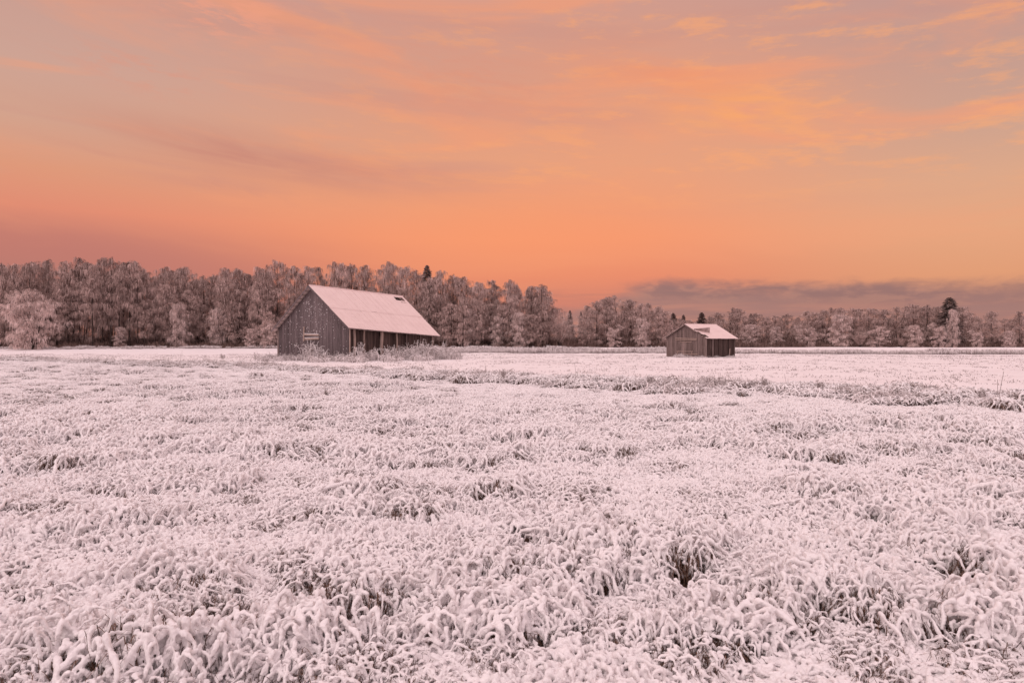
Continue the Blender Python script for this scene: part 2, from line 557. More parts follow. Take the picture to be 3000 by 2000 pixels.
def scatter(name, meshes, pos, rot, scl, idx):
    """ONE object whose points carry copies of the given meshes"""
    n = len(pos)
    me = bpy.data.meshes.new(name)
    me.vertices.add(n)
    me.vertices.foreach_set('co', np.asarray(pos, np.float32).ravel())
    a = me.attributes.new('rot', 'FLOAT_VECTOR', 'POINT'); a.data.foreach_set('vector', np.asarray(rot, np.float32).ravel())
    a = me.attributes.new('scl', 'FLOAT_VECTOR', 'POINT'); a.data.foreach_set('vector', np.asarray(scl, np.float32).ravel())
    a = me.attributes.new('pick', 'INT', 'POINT'); a.data.foreach_set('value', np.asarray(idx, np.int32))
    o = bpy.data.objects.new(name, me)
    COL.objects.link(o)
    ng = bpy.data.node_groups.new(name + "_nodes", 'GeometryNodeTree')
    ng.interface.new_socket('Geometry', in_out='INPUT', socket_type='NodeSocketGeometry')
    ng.interface.new_socket('Geometry', in_out='OUTPUT', socket_type='NodeSocketGeometry')
    gi = ng.nodes.new('NodeGroupInput'); go = ng.nodes.new('NodeGroupOutput')
    jn = ng.nodes.new('GeometryNodeJoinGeometry')
    for m in meshes:
        so = bpy.data.objects.new(m.name, m)
        oi = ng.nodes.new('GeometryNodeObjectInfo')
        oi.inputs['Object'].default_value = so
        oi.inputs['As Instance'].default_value = False
        g2 = ng.nodes.new('GeometryNodeGeometryToInstance')
        ng.links.new(oi.outputs['Geometry'], g2.inputs[0])
        ng.links.new(g2.outputs[0], jn.inputs[0])
    ip = ng.nodes.new('GeometryNodeInstanceOnPoints')
    ip.inputs['Pick Instance'].default_value = True

    def na(nm, dt):
        q = ng.nodes.new('GeometryNodeInputNamedAttribute')
        q.data_type = dt
        q.inputs['Name'].default_value = nm
        return q.outputs['Attribute']

    ng.links.new(gi.outputs[0], ip.inputs['Points'])
    ng.links.new(jn.outputs[0], ip.inputs['Instance'])
    ng.links.new(na('pick', 'INT'), ip.inputs['Instance Index'])
    ng.links.new(na('rot', 'FLOAT_VECTOR'), ip.inputs['Rotation'])
    ng.links.new(na('scl', 'FLOAT_VECTOR'), ip.inputs['Scale'])
    ng.links.new(ip.outputs[0], go.inputs[0])
    md = o.modifiers.new("scatter", 'NODES')
    md.node_group = ng
    return o


def unit2(a):
    return np.stack([np.cos(a), np.sin(a), np.zeros_like(a)], -1)


def arches(rng, n, radius, reach, height, k=15, flow=None, spread=1.0, kink=1.0):
    """bent-over blades: n x k x 3 centre lines"""
    r = radius * np.sqrt(rng.uniform(0, 1, n)); th = rng.uniform(0, 2 * PI, n)
    p0 = np.stack([r * np.cos(th), r * np.sin(th), np.zeros(n)], -1)
    az_ = rng.uniform(0, 2 * PI, n) if flow is None else rng.normal(flow, spread, n)
    L = rng.uniform(*reach, n); H = rng.uniform(*height, n)
    t = np.linspace(0, 1, k)[None, :]
    pk = rng.uniform(0.25, 0.5, n)[:, None]
    up = np.where(t < pk, 1 - ((pk - t) / pk) ** 2, 1 - ((t - pk) / (1 - pk)) ** 2 * rng.uniform(0.45, 1.0, n)[:, None])
    z = 0.01 + H[:, None] * up
    fwd = unit2(az_); sid = unit2(az_ + PI / 2)
    bend = rng.normal(0, 0.28, n)[:, None] * np.sin(t * PI * rng.uniform(0.6, 1.5, n)[:, None]) * L[:, None]
    run = L[:, None] * (t ** rng.uniform(0.8, 1.5, n)[:, None] - 0.15 * np.sin(t * PI))
    curl = rng.uniform(0, 1, n)[:, None] ** 3 * 0.3 * L[:, None] * np.clip(t - 0.6, 0, 1) * -2
    P = p0[:, None, :] + fwd[:, None, :] * (run + curl)[..., None] + sid[:, None, :] * bend[..., None]
    P[..., 2] += z
    for c_, (am, fq) in enumerate(((0.020, 5.0), (0.020, 5.0), (0.012, 6.0))):      # kinks and sags
        P[..., c_] += kink * am * np.sin(t * rng.uniform(0.5, 1.6, n)[:, None] * fq + rng.uniform(0, 6.3, n)[:, None]) * np.sqrt(np.clip(L[:, None] / 0.25, 0.3, 1.5))
        P[..., c_] += kink * am * 0.45 * np.sin(t * rng.uniform(1.5, 3.5, n)[:, None] * fq + rng.uniform(0, 6.3, n)[:, None])
    P[..., 2] = np.maximum(P[..., 2], 0.004)
    return P


def snow_tuft(seed, n, radius, reach, height, thick, voxel, n_blade, flow=None, spread=1.0, pad=0.5, padh=0.02, bh=(0.5, 0.75)):
    rng = np.random.default_rng(seed)
    mb = MB()
    P = arches(rng, n, radius, reach, height, flow=flow, spread=spread)
    k = P.shape[1]
    t = np.linspace(0, 1, k)[None, :]
    T = np.gradient(P, axis=1); T /= np.linalg.norm(T, axis=2, keepdims=True) + 1e-9
    flat = np.sqrt(1 - np.clip(T[..., 2] ** 2, 0, 1))
    rad = rng.uniform(*thick, n)[:, None] * (0.58 + 0.42 * flat)
    rad = rad * (1 + 0.26 * np.sin(t * rng.uniform(8, 34, n)[:, None] + rng.uniform(0, 6, n)[:, None]) + rng.normal(0, 0.10, (n, k)))
    rad = rad * np.clip(np.minimum(t * 6 + 0.4, (1 - t) * 4 + 0.65), 0, 1)
    Ps = P.copy(); Ps[..., 2] += rad * 0.55
    ea, eb = -T[:, :1] * rad[:, :1, None], T[:, -1:] * rad[:, -1:, None]
    P2 = np.concatenate([Ps[:, :1] + ea, Ps[:, :1] + ea * 0.6, Ps, Ps[:, -1:] + eb * 0.6, Ps[:, -1:] + eb], 1)
    r2 = np.concatenate([rad[:, :1] * 0.2, rad[:, :1] * 0.8, rad, rad[:, -1:] * 0.8, rad[:, -1:] * 0.2], 1)
    mb.tubes(P2, r2, 8)
    if pad:
        m = int(n * pad)                      # lumps of snow lying lower between the blades
        Pl = arches(rng, m, radius, (reach[0] * 0.5, reach[1] * 0.6), (0.0, padh), k=7, flow=flow, spread=spread)
        tl = np.linspace(0, 1, 7)[None, :]
        rl = rng.uniform(thick[0] * 1.0, thick[1] * 1.6, m)[:, None] * np.sin(0.25 + tl * (PI - 0.5))
        mb.tubes(Pl, rl, 8)
    # caps: close the tubes' ends so the voxel remesh sees solids
    snow = remeshed(mb, "tuft_snow", M_SNOW, voxel)
    gb = MB()
    if n_blade:
        Pb = arches(rng, n_blade, radius, reach, (height[0] * bh[0], height[1] * bh[1]), k=7, flow=flow, spread=spread)
        wb = np.linspace(1, 0.4, 7)[None, :] * rng.uniform(0.004, 0.009, n_blade)[:, None]
        gb.strips(Pb, wb, unit2(rng.uniform(0, 2 * PI, n_blade)), rng.uniform(0, 1, n_blade) ** 1.5)
        # stems standing under the arches
        ns_ = n_blade // 2
        r = radius * np.sqrt(rng.uniform(0, 1, ns_)); th = rng.uniform(0, 2 * PI, ns_)
        q0 = np.stack([r * np.cos(th), r * np.sin(th), np.zeros(ns_)], -1)
        tt = np.linspace(0, 1, 4)[None, :, None]
        lean = rng.normal(0, 0.05, (ns_, 1, 3)); lean[..., 2] = rng.uniform(height[0] * 0.5, height[1] * bh[1] * 0.85, (ns_, 1))
        gb.strips(q0[:, None, :] + lean * tt, np.full((ns_, 4), 0.006), unit2(rng.uniform(0, 2 * PI, ns_)), rng.uniform(0, 1, ns_) ** 2)
    return joined("snow_tuft", [snow, gb.mesh("tuft_blades", [M_BLADE])])


# low, lodged grass under snow: the flat parts of the field
FLAT = [snow_tuft(100 + i, 172, 0.46, (0.05, 0.20), (0.02, 0.13), (0.011, 0.022), 0.0076, 130, pad=0.45, padh=0.025) for i in range(7)]
# taller loops and arches
TALL = [snow_tuft(200 + i, (58, 82)[i % 2], 0.30, (0.07, 0.26), (0.12, 0.29), (0.010, 0.019), 0.0075, 430, pad=0.08, bh=(0.55, 0.86)) for i in range(6)]
TALL += [snow_tuft(230 + i, 105, 0.32, (0.06, 0.22), (0.06, 0.25), (0.010, 0.021), 0.0076, 170, pad=0.3, bh=(0.4, 0.62)) for i in range(5)]
# swept bundles, combed one way
SWEPT = [snow_tuft(300 + i, 160, 0.42, (0.08, 0.26), (0.03, 0.115), (0.013, 0.022), 0.0080, 80, flow=0.0, spread=0.45, pad=1.0, padh=0.03) for i in range(5)]


def pix_ground(px, py):
    """photograph position of a patch of the flat field -> metres"""
    Y = CAM_H * 2000.0 / (py - 1004.0)
    return (px - 1500.0) / 2000.0 * Y, Y


# patches where the photograph shows the grass standing taller and darker
PATCH = [(1180, 1490, .9), (1020, 1520, .6), (1380, 1500, .7), (1610, 1590, .8), (1350, 1690, .7), (1480, 1740, .5), (1900, 1670, .8), (2050, 1650, .7),
         (1450, 1870, .6), (880, 1900, .55), (700, 1925, .4), (2100, 1900, .5), (2700, 1520, 1.0), (2900, 1490, 1.0), (2950, 1700, .6), (2620, 1600, .7),
         (420, 1235, 1.5), (180, 1290, 1.6), (330, 1300, 1.4), (570, 1330, 1.4), (720, 1325, 1.2), (830, 1345, 1.0), (20, 1400, .9), (60, 1240, 1.4),
         (900, 1210, 2.0), (700, 1155, 3.0), (1450, 1230, 1.8), (1700, 1210, 2.0), (1950, 1290, 1.4), (2080, 1300, 1.3), (1830, 1310, 1.2), (2450, 1350, 1.1),
         (2700, 1330, 1.2), (1250, 1340, 1.2), (1600, 1350, 1.1), (1100, 1190, 2.0), (1330, 1250, 1.5), (2880, 1270, 1.8), (2250, 1260, 1.4), (1560, 1290, 1.2),
         (350, 1570, .5), (560, 1700, .4), (160, 1910, .35), (330, 1960, .35), (2350, 1760, .5), (1240, 1780, .5), (520, 1450, .7), (2450, 1450, .8), (2780, 1850, .5)]
PATCH = [pix_ground(a, b) + (s,) for a, b, s in PATCH]


def tallness(x, y):
    f = np.zeros_like(x)
    for a, b, s in PATCH:
        f = np.maximum(f, np.exp(-(((x - a) / (s * 1.25)) ** 2 + ((y - b) / (s * 0.75)) ** 2)) * (0.85 + 0.35 * wav(x, y, 0.5)))
    f = np.maximum(f, 0.7 * sstep(wav(x, y, 1.7) + 0.6 * wav(x, y, 0.6), 1.0, 1.8))
    return np.clip(0.34 + 0.16 * wav(x, y, 0.8) + 0.10 * wav(x, y, 2.6) + 0.62 * sstep(f, 0.15, 0.75), 0, 1)


def field_points(rng, spacing, y0, y1, half=0.98, extra=2.5):
    out_ = []
    y = y0
    while y < y1:
        h = half * y + extra
        n = int(2 * h / spacing) + 1
        xs = -h + np.arange(n) * spacing + rng.uniform(-.5, .5, n) * spacing
        ys = y + rng.uniform(-.5, .5, n) * spacing
        out_.append(np.stack([xs, ys], -1))
        y += spacing
    return np.concatenate(out_)


def rots(rng, n, tiltamt=0.06):
    return np.stack([rng.normal(0, tiltamt, n), rng.normal(0, tiltamt, n), rng.uniform(0, 2 * PI, n)], -1)


def field_grass():
    rng = np.random.default_rng(11)
    P = np.concatenate([field_points(rng, 0.25, 1.6, 13), field_points(rng, 0.33, 13, 30), field_points(rng, 0.50, 30, 66)])
    keep = verge_side(P[:, 0], P[:, 1]) > -0.4
    P = P[keep]
    ta = tallness(P[:, 0], P[:, 1])
    z = ground_z(P[:, 0], P[:, 1])
    n = len(P)
    hs = rng.uniform(0.52, 0.80, n) * np.where(P[:, 1] > 30, 1.2, 1) * (0.92 + 0.08 * sstep(P[:, 1], 4, 10))
    zs = hs * (0.75 + 0.70 * sstep(wav(P[:, 0], P[:, 1], 1.1), -0.6, 0.9)) * np.where(P[:, 1] > 22, 0.75, 1)
    swept = (rng.uniform(0, 1, n) < 0.30)
    holes = 0.07 + 0.80 * sstep(ta, 0.42, 0.70) + 0.14 * sstep(wav(P[:, 0], P[:, 1], 0.9) + 0.6 * wav(P[:, 0], P[:, 1], 0.35), 0.3, 1.3)
    lie = rng.uniform(0, 1, n) > holes
    swept &= lie
    F = ~swept & lie
    pos = np.stack([P[:, 0], P[:, 1], z - 0.01], -1)
    scl = np.stack([hs, hs, zs], -1)
    ro = rots(rng, n)
    o = scatter("lodged_grass", FLAT, pos[F], ro[F], scl[F], rng.integers(0, len(FLAT), F.sum()))
    tag(o, "low flattened grass under a coat of snow across the near field", "grass", kind='stuff')
    ro2 = ro.copy(); ro2[:, 2] = wav(P[:, 0], P[:, 1], 3.0) * 2.2 + rng.normal(0, 0.3, n)
    o = scatter("swept_grass", SWEPT, pos[swept], ro2[swept], scl[swept] * np.array([1, 1, 1.0]), rng.integers(0, len(SWEPT), swept.sum()))
    tag(o, "snow laden grass combed over in one direction in the near field", "grass", kind='stuff')
    vs = verge_side(P[:, 0], P[:, 1])
    calm = 1 - 0.75 * sstep(vs, 0.2, 1.2) * sstep(-vs, -6.5, -3.5)      # smoother strip just before the ditch verge
    ta = ta * calm
    T = rng.uniform(0, 1, n) < ta * 0.85 * np.where(ta < 0.5, 1 - 0.6 * sstep(P[:, 1], 10, 24), 1)
    jit = rng.normal(0, 0.1, (n, 2))
    posT = pos.copy(); posT[:, :2] += jit
    sT = rng.uniform(0.60, 0.92, n) * (1 + 0.2 * sstep(ta, 0.5, 0.9)) * (0.80 + 0.20 * sstep(P[:, 1], 4, 11)); szT = sT * (0.42 + 0.70 * ta) * np.where(P[:, 1] > 22, 1.1, 1)
    o = scatter("tussock_grass", TALL, posT[T], ro[T], np.stack([sT, sT, szT], -1)[T], np.where(rng.uniform(0, 1, n) < 0.12 + 0.88 * sstep(ta, 0.40, 0.62), rng.integers(0, 6, n), rng.integers(6, 11, n))[T])
    tag(o, "taller arching snow covered grass with brown blades showing underneath", "grass", kind='stuff')


field_grass()


# the rough verge of the ditch: stiffer, taller frosted grass
def verge_tuft(seed, n, H, thin=0.011, stand=0.4):
    rng = np.random.default_rng(seed)
    mb = MB()
    P = arches(rng, n, 0.42, (0.2, 0.6), (0.12 * H, 0.40 * H), k=8)
    sh = np.clip(rng.normal(0.72, 0.25, n), 0, 1)
    rad = thin * np.linspace(0.6, 1.0, 8)[None, :] * rng.uniform(0.6, 1.3, n)[:, None]
    mb.tubes(P, rad, 4, sh)
    m = int(n * stand)                        # standing blades
    r = 0.35 * np.sqrt(rng.uniform(0, 1, m)); th = rng.uniform(0, 2 * PI, m)
    q0 = np.stack([r * np.cos(th), r * np.sin(th), np.zeros(m)], -1)
    t = np.linspace(0, 1, 6)[None, :]
    hh = rng.uniform(0.3, 0.95, m)[:, None] * H * 0.75
    ln = rng.uniform(0.05, 0.55, m)[:, None] * hh
    dirn = unit2(rng.uniform(0, 2 * PI, m))
    Q = q0[:, None, :] + dirn[:, None, :] * (ln * t ** 2)[..., None]
    Q[..., 2] += hh * (t - 0.25 * t ** 3)
    mb.tubes(Q, thin * 0.75 * np.linspace(0.9, 0.5, 6)[None, :] * np.ones((m, 1)), 4, np.clip(rng.normal(0.36, 0.3, m), 0, 1))
    return mb.mesh("verge_tuft", [M_FROSTBLADE])


VERGE = [verge_tuft(400 + i, 70, 0.85) for i in range(5)]


def verge_grass():
    rng = np.random.default_rng(12)
    n = 1900
    x = np.where(rng.uniform(0, 1, n) < 0.5, rng.uniform(-52, -8, n), rng.uniform(-8, 17, n))
    xs = np.array([-90, -47, -17, 0, 8.2, 12.9, 40.0]); ys = np.array([93, 62.5, 42, 28.2, 21, 17.4, -2.0])
    y = np.interp(x, xs, ys) + rng.normal(0, 0.95, n) - 0.2
    dens = 0.60 + 0.35 * wav(x, y, 4.0) + 0.35 * sstep(x, -10, 0)
    keep = (rng.uniform(0, 1, n) < dens) & (y > 9)
    x, y = x[keep], y[keep]; n = len(x)
    sb = rng.uniform(0.8, 1.3, n) * (1 + 0.2 * sstep(x, -10, 0)); yb = y - rng.uniform(0, 0.8, n)
    o = scatter("verge_tussocks", TALL, np.stack([x, yb, ground_z(x, yb) - 0.02], -1), rots(rng, n, 0.1), np.stack([sb, sb, sb * rng.uniform(0.45, 0.95, n)], -1), np.where(rng.uniform(0, 1, n) < 0.08, rng.integers(0, 6, n), rng.integers(6, 11, n)))
    tag(o, "snow coated tussocks along the ditch across the field", "grass", kind='stuff')
    k2 = rng.uniform(0, 1, n) < 0.8
    x, y = x[k2], y[k2]; n = len(x)
    s = rng.uniform(0.5, 1.2, n) * (0.92 + 0.25 * wav(x, y, 2.5))
    s = np.clip(s, 0.4, 1.2)
    o = scatter("verge_grass", VERGE, np.stack([x, y, ground_z(x, y) - 0.02], -1), rots(rng, n, 0.1), np.stack([s, s, s * rng.uniform(0.6, 1.1, n)], -1), rng.integers(0, 5, n))
    tag(o, "rough frosted grass standing along the ditch across the field", "grass", kind='stuff')


verge_grass()


def stubble_tuft(seed):
    rng = np.random.default_rng(seed)
    mb = MB()
    n = 16
    P = arches(rng, n, 0.6, (0.03, 0.14), (0.02, 0.07), k=4)
    mb.strips(P, np.full((n, 4), 0.016), unit2(rng.uniform(0, 6.3, n)), np.clip(rng.normal(0.30, 0.35, n), 0, 1))
    return mb.mesh("stubble", [M_FROSTBLADE])


def stubble():
    rng = np.random.default_rng(13)
    ms = [stubble_tuft(500 + i) for i in range(4)]
    P = np.concatenate([field_points(rng, 0.9, 12, 45), field_points(rng, 1.2, 45, 97)])
    P = P[(verge_side(P[:, 0], P[:, 1]) < 0.5)]
    k = rng.uniform(0, 1, len(P)) < np.clip(0.30 + 0.35 * wav(P[:, 0], P[:, 1], 7.0) + 0.25 * sstep(P[:, 1], 50, 80), 0.05, 1)
    P = P[k]; n = len(P)
    s = rng.uniform(0.6, 1.3, n)
    o = scatter("field_stubble", ms, np.stack([P[:, 0], P[:, 1], ground_z(P[:, 0], P[:, 1])], -1), rots(rng, n, 0.02), np.stack([s, s, s], -1), rng.integers(0, 4, n))
    tag(o, "short dry stubble poking through the thin snow beyond the ditch", "stubble", kind='stuff')


stubble()


def reed_tuft(seed, H=0.8):
    rng = np.random.default_rng(seed)
    mb = MB()
    n = 46
    q0 = np.stack([rng.uniform(-.7, .7, n), rng.uniform(-.6, .6, n), np.zeros(n)], -1)
    t = np.linspace(0, 1, 5)[None, :]
    hh = rng.uniform(0.40, 1.0, n)[:, None] ** 1.2 * H * 1.35
    dirn = unit2(rng.uniform(0, 6.3, n))
    Q = q0[:, None, :] + dirn[:, None, :] * (hh * rng.uniform(0.05, 0.5, n)[:, None] * t ** 2.5)[..., None]
    Q[..., 2] += hh * (t - 0.2 * t ** 4)
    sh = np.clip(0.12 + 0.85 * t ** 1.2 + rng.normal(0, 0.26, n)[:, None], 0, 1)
    w = rng.uniform(0.02, 0.05, n)[:, None] * (0.45 + 1.2 * t)
    mb.strips(Q, w, unit2(rng.uniform(0, 6.3, n)), sh)
    return mb.mesh("reed", [M_FROSTBLADE])


def reeds():
    rng = np.random.default_rng(14)
    ms = [reed_tuft(600 + i) for i in range(5)]
    x, y, s = [], [], []
    for i in range(2600):                       # long strip of frosted reeds behind the small barn
        a = rng.uniform(-10, 78); b = np.interp(a, [-10, 20, 78], [103, 100, 92]) + rng.uniform(0, 1) ** 0.7 * 7 + 0.8 * float(wav(a, 0.0, 2.0))
        x.append(a); y.append(b); s.append(rng.uniform(0.5, 1.0) * (0.85 + 0.22 * float(wav(a, b, 3.5))))
    for i in range(900):                       # thin fringe along the foot of the wood
        a = rng.uniform(-100, 2); b = 121 + rng.uniform(0, 4) + 2 * math.sin(a * .1)
        x.append(a); y.append(b); s.append(rng.uniform(0.25, 0.85) * (0.55 + 0.45 * math.sin(a * 0.31) ** 2))
    x, y, s = map(np.array, (x, y, s)); n = len(x)
    ro = np.zeros((n, 3)); ro[:, 2] = rng.uniform(0, 6.3, n)
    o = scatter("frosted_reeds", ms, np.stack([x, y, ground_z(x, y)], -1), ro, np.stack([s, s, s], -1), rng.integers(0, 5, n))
    tag(o, "strip of white frosted reeds along the far edge of the field", "reeds", kind='stuff')


reeds()


# ------------------------------------------------------------------ trees
def birch_meshes(seed, H, Wd, zb, nl=30, droop=1.0, frost=0.6, stems=1, twigs=11, white=False, topfrac=0.35):
    rng = np.random.default_rng(seed)
    tb, cb = MB(), MB()
    kk = 9
    t = np.linspace(0, 1, kk)
    anchors, outs = [], []
    for sidx in range(stems):
        a0 = rng.uniform(0, 6.3)
        foot = unit2(np.array([a0]))[0] * (0.25 * (stems > 1))
        leanv = unit2(np.array([a0]))[0] * (rng.uniform(0.0, 0.35) if stems == 1 else rng.uniform(0.6, 1.3) * Wd * 0.22)
        Hs = H * (1 if sidx == 0 else rng.uniform(0.70, 0.97))
        wob = rng.normal(0, 0.10, (kk, 3)); wob[0] = 0; wob[:, 2] = 0
        tr = foot + leanv * (t ** 1.4)[:, None] + wob * t[:, None]
        tr[:, 2] = t * Hs
        r0 = 0.0075 * Hs + 0.02
        tb.tubes(tr, r0 * (1 - t) ** 0.8 + 0.012, 6)
        nls = max(6, int(nl / stems))
        for i in range(nls):
            u = (i + rng.uniform(0, 1)) / nls
            z = zb + (Hs * 0.985 - zb) * u
            tt = z / Hs
            p = np.array([np.interp(tt, t, tr[:, j]) for j in range(3)])
            prof = max(0.05, 1 - ((u - topfrac) / (1.0 - topfrac)) ** 2) ** 0.6 if u > topfrac else 0.70 + 0.30 * u / topfrac
            Lh = max(0.25, Wd / 2 * prof * rng.uniform(0.65, 1.12) / (1 if stems == 1 else 1.25))
            ab = rng.uniform(0, 6.3) if stems == 1 else a0 + rng.normal(0, 1.3)
            dv = unit2(np.array([ab]))[0]
            q = np.linspace(0, 1, 6)
            steep = rng.uniform(0.7, 1.35) + 0.5 * u
            if white: steep *= 0.15 + 0.85 * min(1.0, u * 1.8)
            L = p + dv * (Lh * q)[:, None]
            lz = Lh * (steep * q - 0.62 * q ** 2)
            room = (Hs - z) * rng.uniform(0.5, 0.95)
            L[:, 2] += lz * min(1.0, room / max(lz.max(), 1e-3))
            tb.tubes(L, (0.010 + 0.022 * (1 - u) * Lh / 2) * (1 - 0.75 * q), 4)
            na_ = 3 + int(Lh * 3.4)
            for j in range(na_):
                f = rng.uniform(0.22, 1.0)
                pa = np.array([np.interp(f, q, L[:, m_]) for m_ in range(3)])
                off = rng.normal(0, 0.16 * Lh, 3) * np.array([1, 1, 0.5])
                anchors.append(pa + off); outs.append(ab)
        for j in range(6):
            anchors.append(tr[-1] - np.array([0, 0, rng.uniform(0.15, 1.1)])); outs.append(rng.uniform(0, 6.3))
    A = np.array(anchors); O = np.array(outs)
    na_ = len(A)
    n = na_ * twigs
    base = np.repeat(A, twigs, 0) + rng.normal(0, 0.05, (n, 3))
    dirn = unit2(np.repeat(O, twigs) + rng.normal(0, 1.25, n))
    big = np.repeat(rng.uniform(0.6, 1.35, na_), twigs)
    reach = rng.uniform(0.12, 0.60, n) * big
    hang = rng.uniform(0.35, 1.25, n) * droop * big
    rise = rng.uniform(0.05, 0.30, n) * (1.6 - 0.6 * droop)
    tk = np.linspace(0, 1, 4)[None, :]
    P = base[:, None, :] + dirn[:, None, :] * (reach[:, None] * (1 - (1 - tk) ** 2))[..., None]
    P[..., 2] += rise[:, None] * np.sin(tk * PI * 0.8) - hang[:, None] * tk ** 1.8
    P[..., 2] = np.maximum(P[..., 2], 0.05)
    w = rng.uniform(0.018, 0.050, n)[:, None] * np.array([0.8, 1.0, 0.85, 0.35])[None, :]
    clump = np.repeat(rng.normal(0, 0.20, na_), twigs)
    s0 = np.clip(frost + clump + rng.normal(0, 0.22, n), 0, 1)
    sh = np.clip(s0[:, None] * np.array([0.55, 0.9, 1.05, 1.1])[None, :], 0, 1)
    cb.strips(P, w, unit2(rng.uniform(0, 6.3, n)), sh)
    return tb.mesh("birch_trunk", [M_BARK], True), cb.mesh("birch_crown", [M_TWIG_WHITE if white else M_TWIG])


def spruce_meshes(seed, H, Wd, frost=0.25, blunt=0.3):
    rng = np.random.default_rng(seed)
    tb, cb = MB(), MB()
    t = np.linspace(0, 1, 5)
    tr = np.zeros((5, 3)); tr[:, 2] = t * H
    tb.tubes(tr, 0.16 * (1 - t) + 0.015, 6)
    n = 2600
    u = rng.uniform(0.05, 1, n) ** 0.9
    prof = (1 - u) ** (0.95 - 0.5 * blunt) + 0.02
    ang = rng.uniform(0, 6.3, n)
    lay = 0.75 + 0.25 * np.sin(u * 55 + 2 * np.sin(ang * 3))
    Rr = Wd / 2 * prof * lay
    f0 = rng.uniform(0.15, 0.75, n)
    d0 = unit2(ang)
    z0 = u * H
    ln = rng.uniform(0.25, 0.55, n) * (0.4 + 0.6 * Wd / 4)
    t3 = np.linspace(0, 1, 3)[None, :]
    st = d0 * (Rr * f0)[:, None]
    d1 = unit2(ang + rng.normal(0, 0.5, n))
    P = st[:, None, :] + d1[:, None, :] * ((Rr * (1 - f0) * rng.uniform(0.5, 1.1, n) + ln * 0.3)[:, None] * t3)[..., None]
    P[..., 2] += z0[:, None] - (0.22 * Rr[:, None] * (f0[:, None] + t3)) + 0.18 * (t3 ** 2) * ln[:, None]
    w = rng.uniform(0.10, 0.24, n)[:, None] * np.array([0.8, 1.0, 0.3])[None, :]
    sh = np.clip(frost + rng.normal(0, 0.22, n), 0, 1)
    sv = np.cross(d1, np.array([0, 0, 1.0])) + rng.normal(0, 0.4, (n, 3))
    sv /= np.linalg.norm(sv, axis=1, keepdims=True)
    cb.strips(P, w, sv, sh)
    return tb.mesh("spruce_trunk", [M_BARK], True), cb.mesh("spruce_crown", [M_NEEDLE])


def willow_meshes(seed, H, Wd):
    rng = np.random.default_rng(seed)
    tb, cb = MB(), MB()
    n = 46
    t = np.linspace(0, 1, 6)
    ang = rng.uniform(0, 6.3, n); d0 = unit2(ang)
    ln = rng.uniform(0.6, 1.0, n) * H
    out_r = rng.uniform(0.02, 0.5, n) * Wd
    P = d0[:, None, :] * (out_r[:, None] * t[None, :] ** 1.1)[..., None] + rng.normal(0, 0.12, (n, 1, 3)) * np.array([1, 1, 0])
    P[..., 2] += ln[:, None] * (t - 0.12 * t ** 3)[None, :]
    tb.tubes(P, np.linspace(0.03, 0.010, 6)[None, :] * np.ones((n, 1)), 4)
    m = n * 42
    k = rng.integers(0, n, m); f = rng.uniform(0.2, 1.0, m)
    i0 = np.minimum((f * 5).astype(int), 4); fr_ = f * 5 - i0
    b = P[k, i0] * (1 - fr_)[:, None] + P[k, i0 + 1] * fr_[:, None]
    dd = unit2(ang[k] + rng.normal(0, 0.9, m)); L = rng.uniform(0.4, 1.3, m)
    t3 = np.linspace(0, 1, 3)[None, :]
    Q = b[:, None, :] + dd[:, None, :] * (L[:, None] * 0.65 * t3)[..., None]
    Q[..., 2] += L[:, None] * (0.8 * t3 - 0.25 * t3 ** 2)
    cb.strips(Q, np.full((m, 3), 0.026) * np.array([1, .9, .5])[None, :], unit2(rng.uniform(0, 6.3, m)), np.clip(rng.normal(0.45, 0.2, m), 0, 1))
    return tb.mesh("willow_stems", [M_BARK], True), cb.mesh("willow_twigs", [M_TWIG])


def tree_proto(name, meshes, parts=('trunk', 'crown')):
    root = bpy.data.objects.new(name, None)
    root.empty_display_size = 0.5
    kids = []
    for nm, me in zip(parts, meshes):
        o = bpy.data.objects.new(nm, me)
        o.parent = root
        kids.append(o)
    return root, kids


# prototypes are unit kinds at a nominal height; every tree is a copy with its own scale
HB = 15.0
TALLB = [birch_meshes(700 + i, HB, wd, zb, nl=nl, droop=dr, frost=fr_, stems=st, topfrac=tf) for i, (wd, zb, nl, dr, fr_, st, tf) in enumerate([
    (5.0, 2.0, 50, 1.0, 0.46, 1, 0.40), (4.4, 2.8, 46, 1.1, 0.40, 1, 0.35), (6.0, 1.6, 56, 1.0, 0.52, 1, 0.45), (4.0, 1.6, 46, 0.9, 0.44, 1, 0.3),
    (5.6, 3.6, 50, 1.2, 0.46, 2, 0.45), (4.8, 0.9, 54, 1.1, 0.56, 1, 0.30), (6.4, 2.4, 58, 1.1, 0.46, 2, 0.50), (3.8, 4.0, 40, 1.0, 0.38, 1, 0.3),
    (5.4, 0.7, 60, 1.0, 0.60, 1, 0.33), (3.2, 1.6, 42, 1.0, 0.45, 1, 0.22), (4.2, 6.8, 36, 1.0, 0.42, 1, 0.4), (3.8, 7.6, 32, 1.0, 0.40, 1, 0.4)])]
BUSHB = [birch_meshes(740 + i, 8.0, wd, 0.4, nl=nl, droop=dr, frost=0.76 if i == 0 else 0.66, stems=st, twigs=15, white=True, topfrac=tf) for i, (wd, nl, dr, st, tf) in enumerate([
    (7.6, 80, 0.5, 4, 0.30), (5.0, 50, 0.6, 1, 0.2), (5.8, 56, 0.5, 3, 0.3), (4.2, 46, 0.7, 1, 0.25)])]
SPR = [spruce_meshes(760, 14.0, 5.0, 0.3, 0.3), spruce_meshes(761, 11.0, 6.4, 0.48, 1.1), spruce_meshes(762, 9.0, 4.2, 0.85, 0.75)]
WIL = [willow_meshes(770, 8.0, 7.0), willow_meshes(771, 4.0, 4.0)]
PROTO = {}
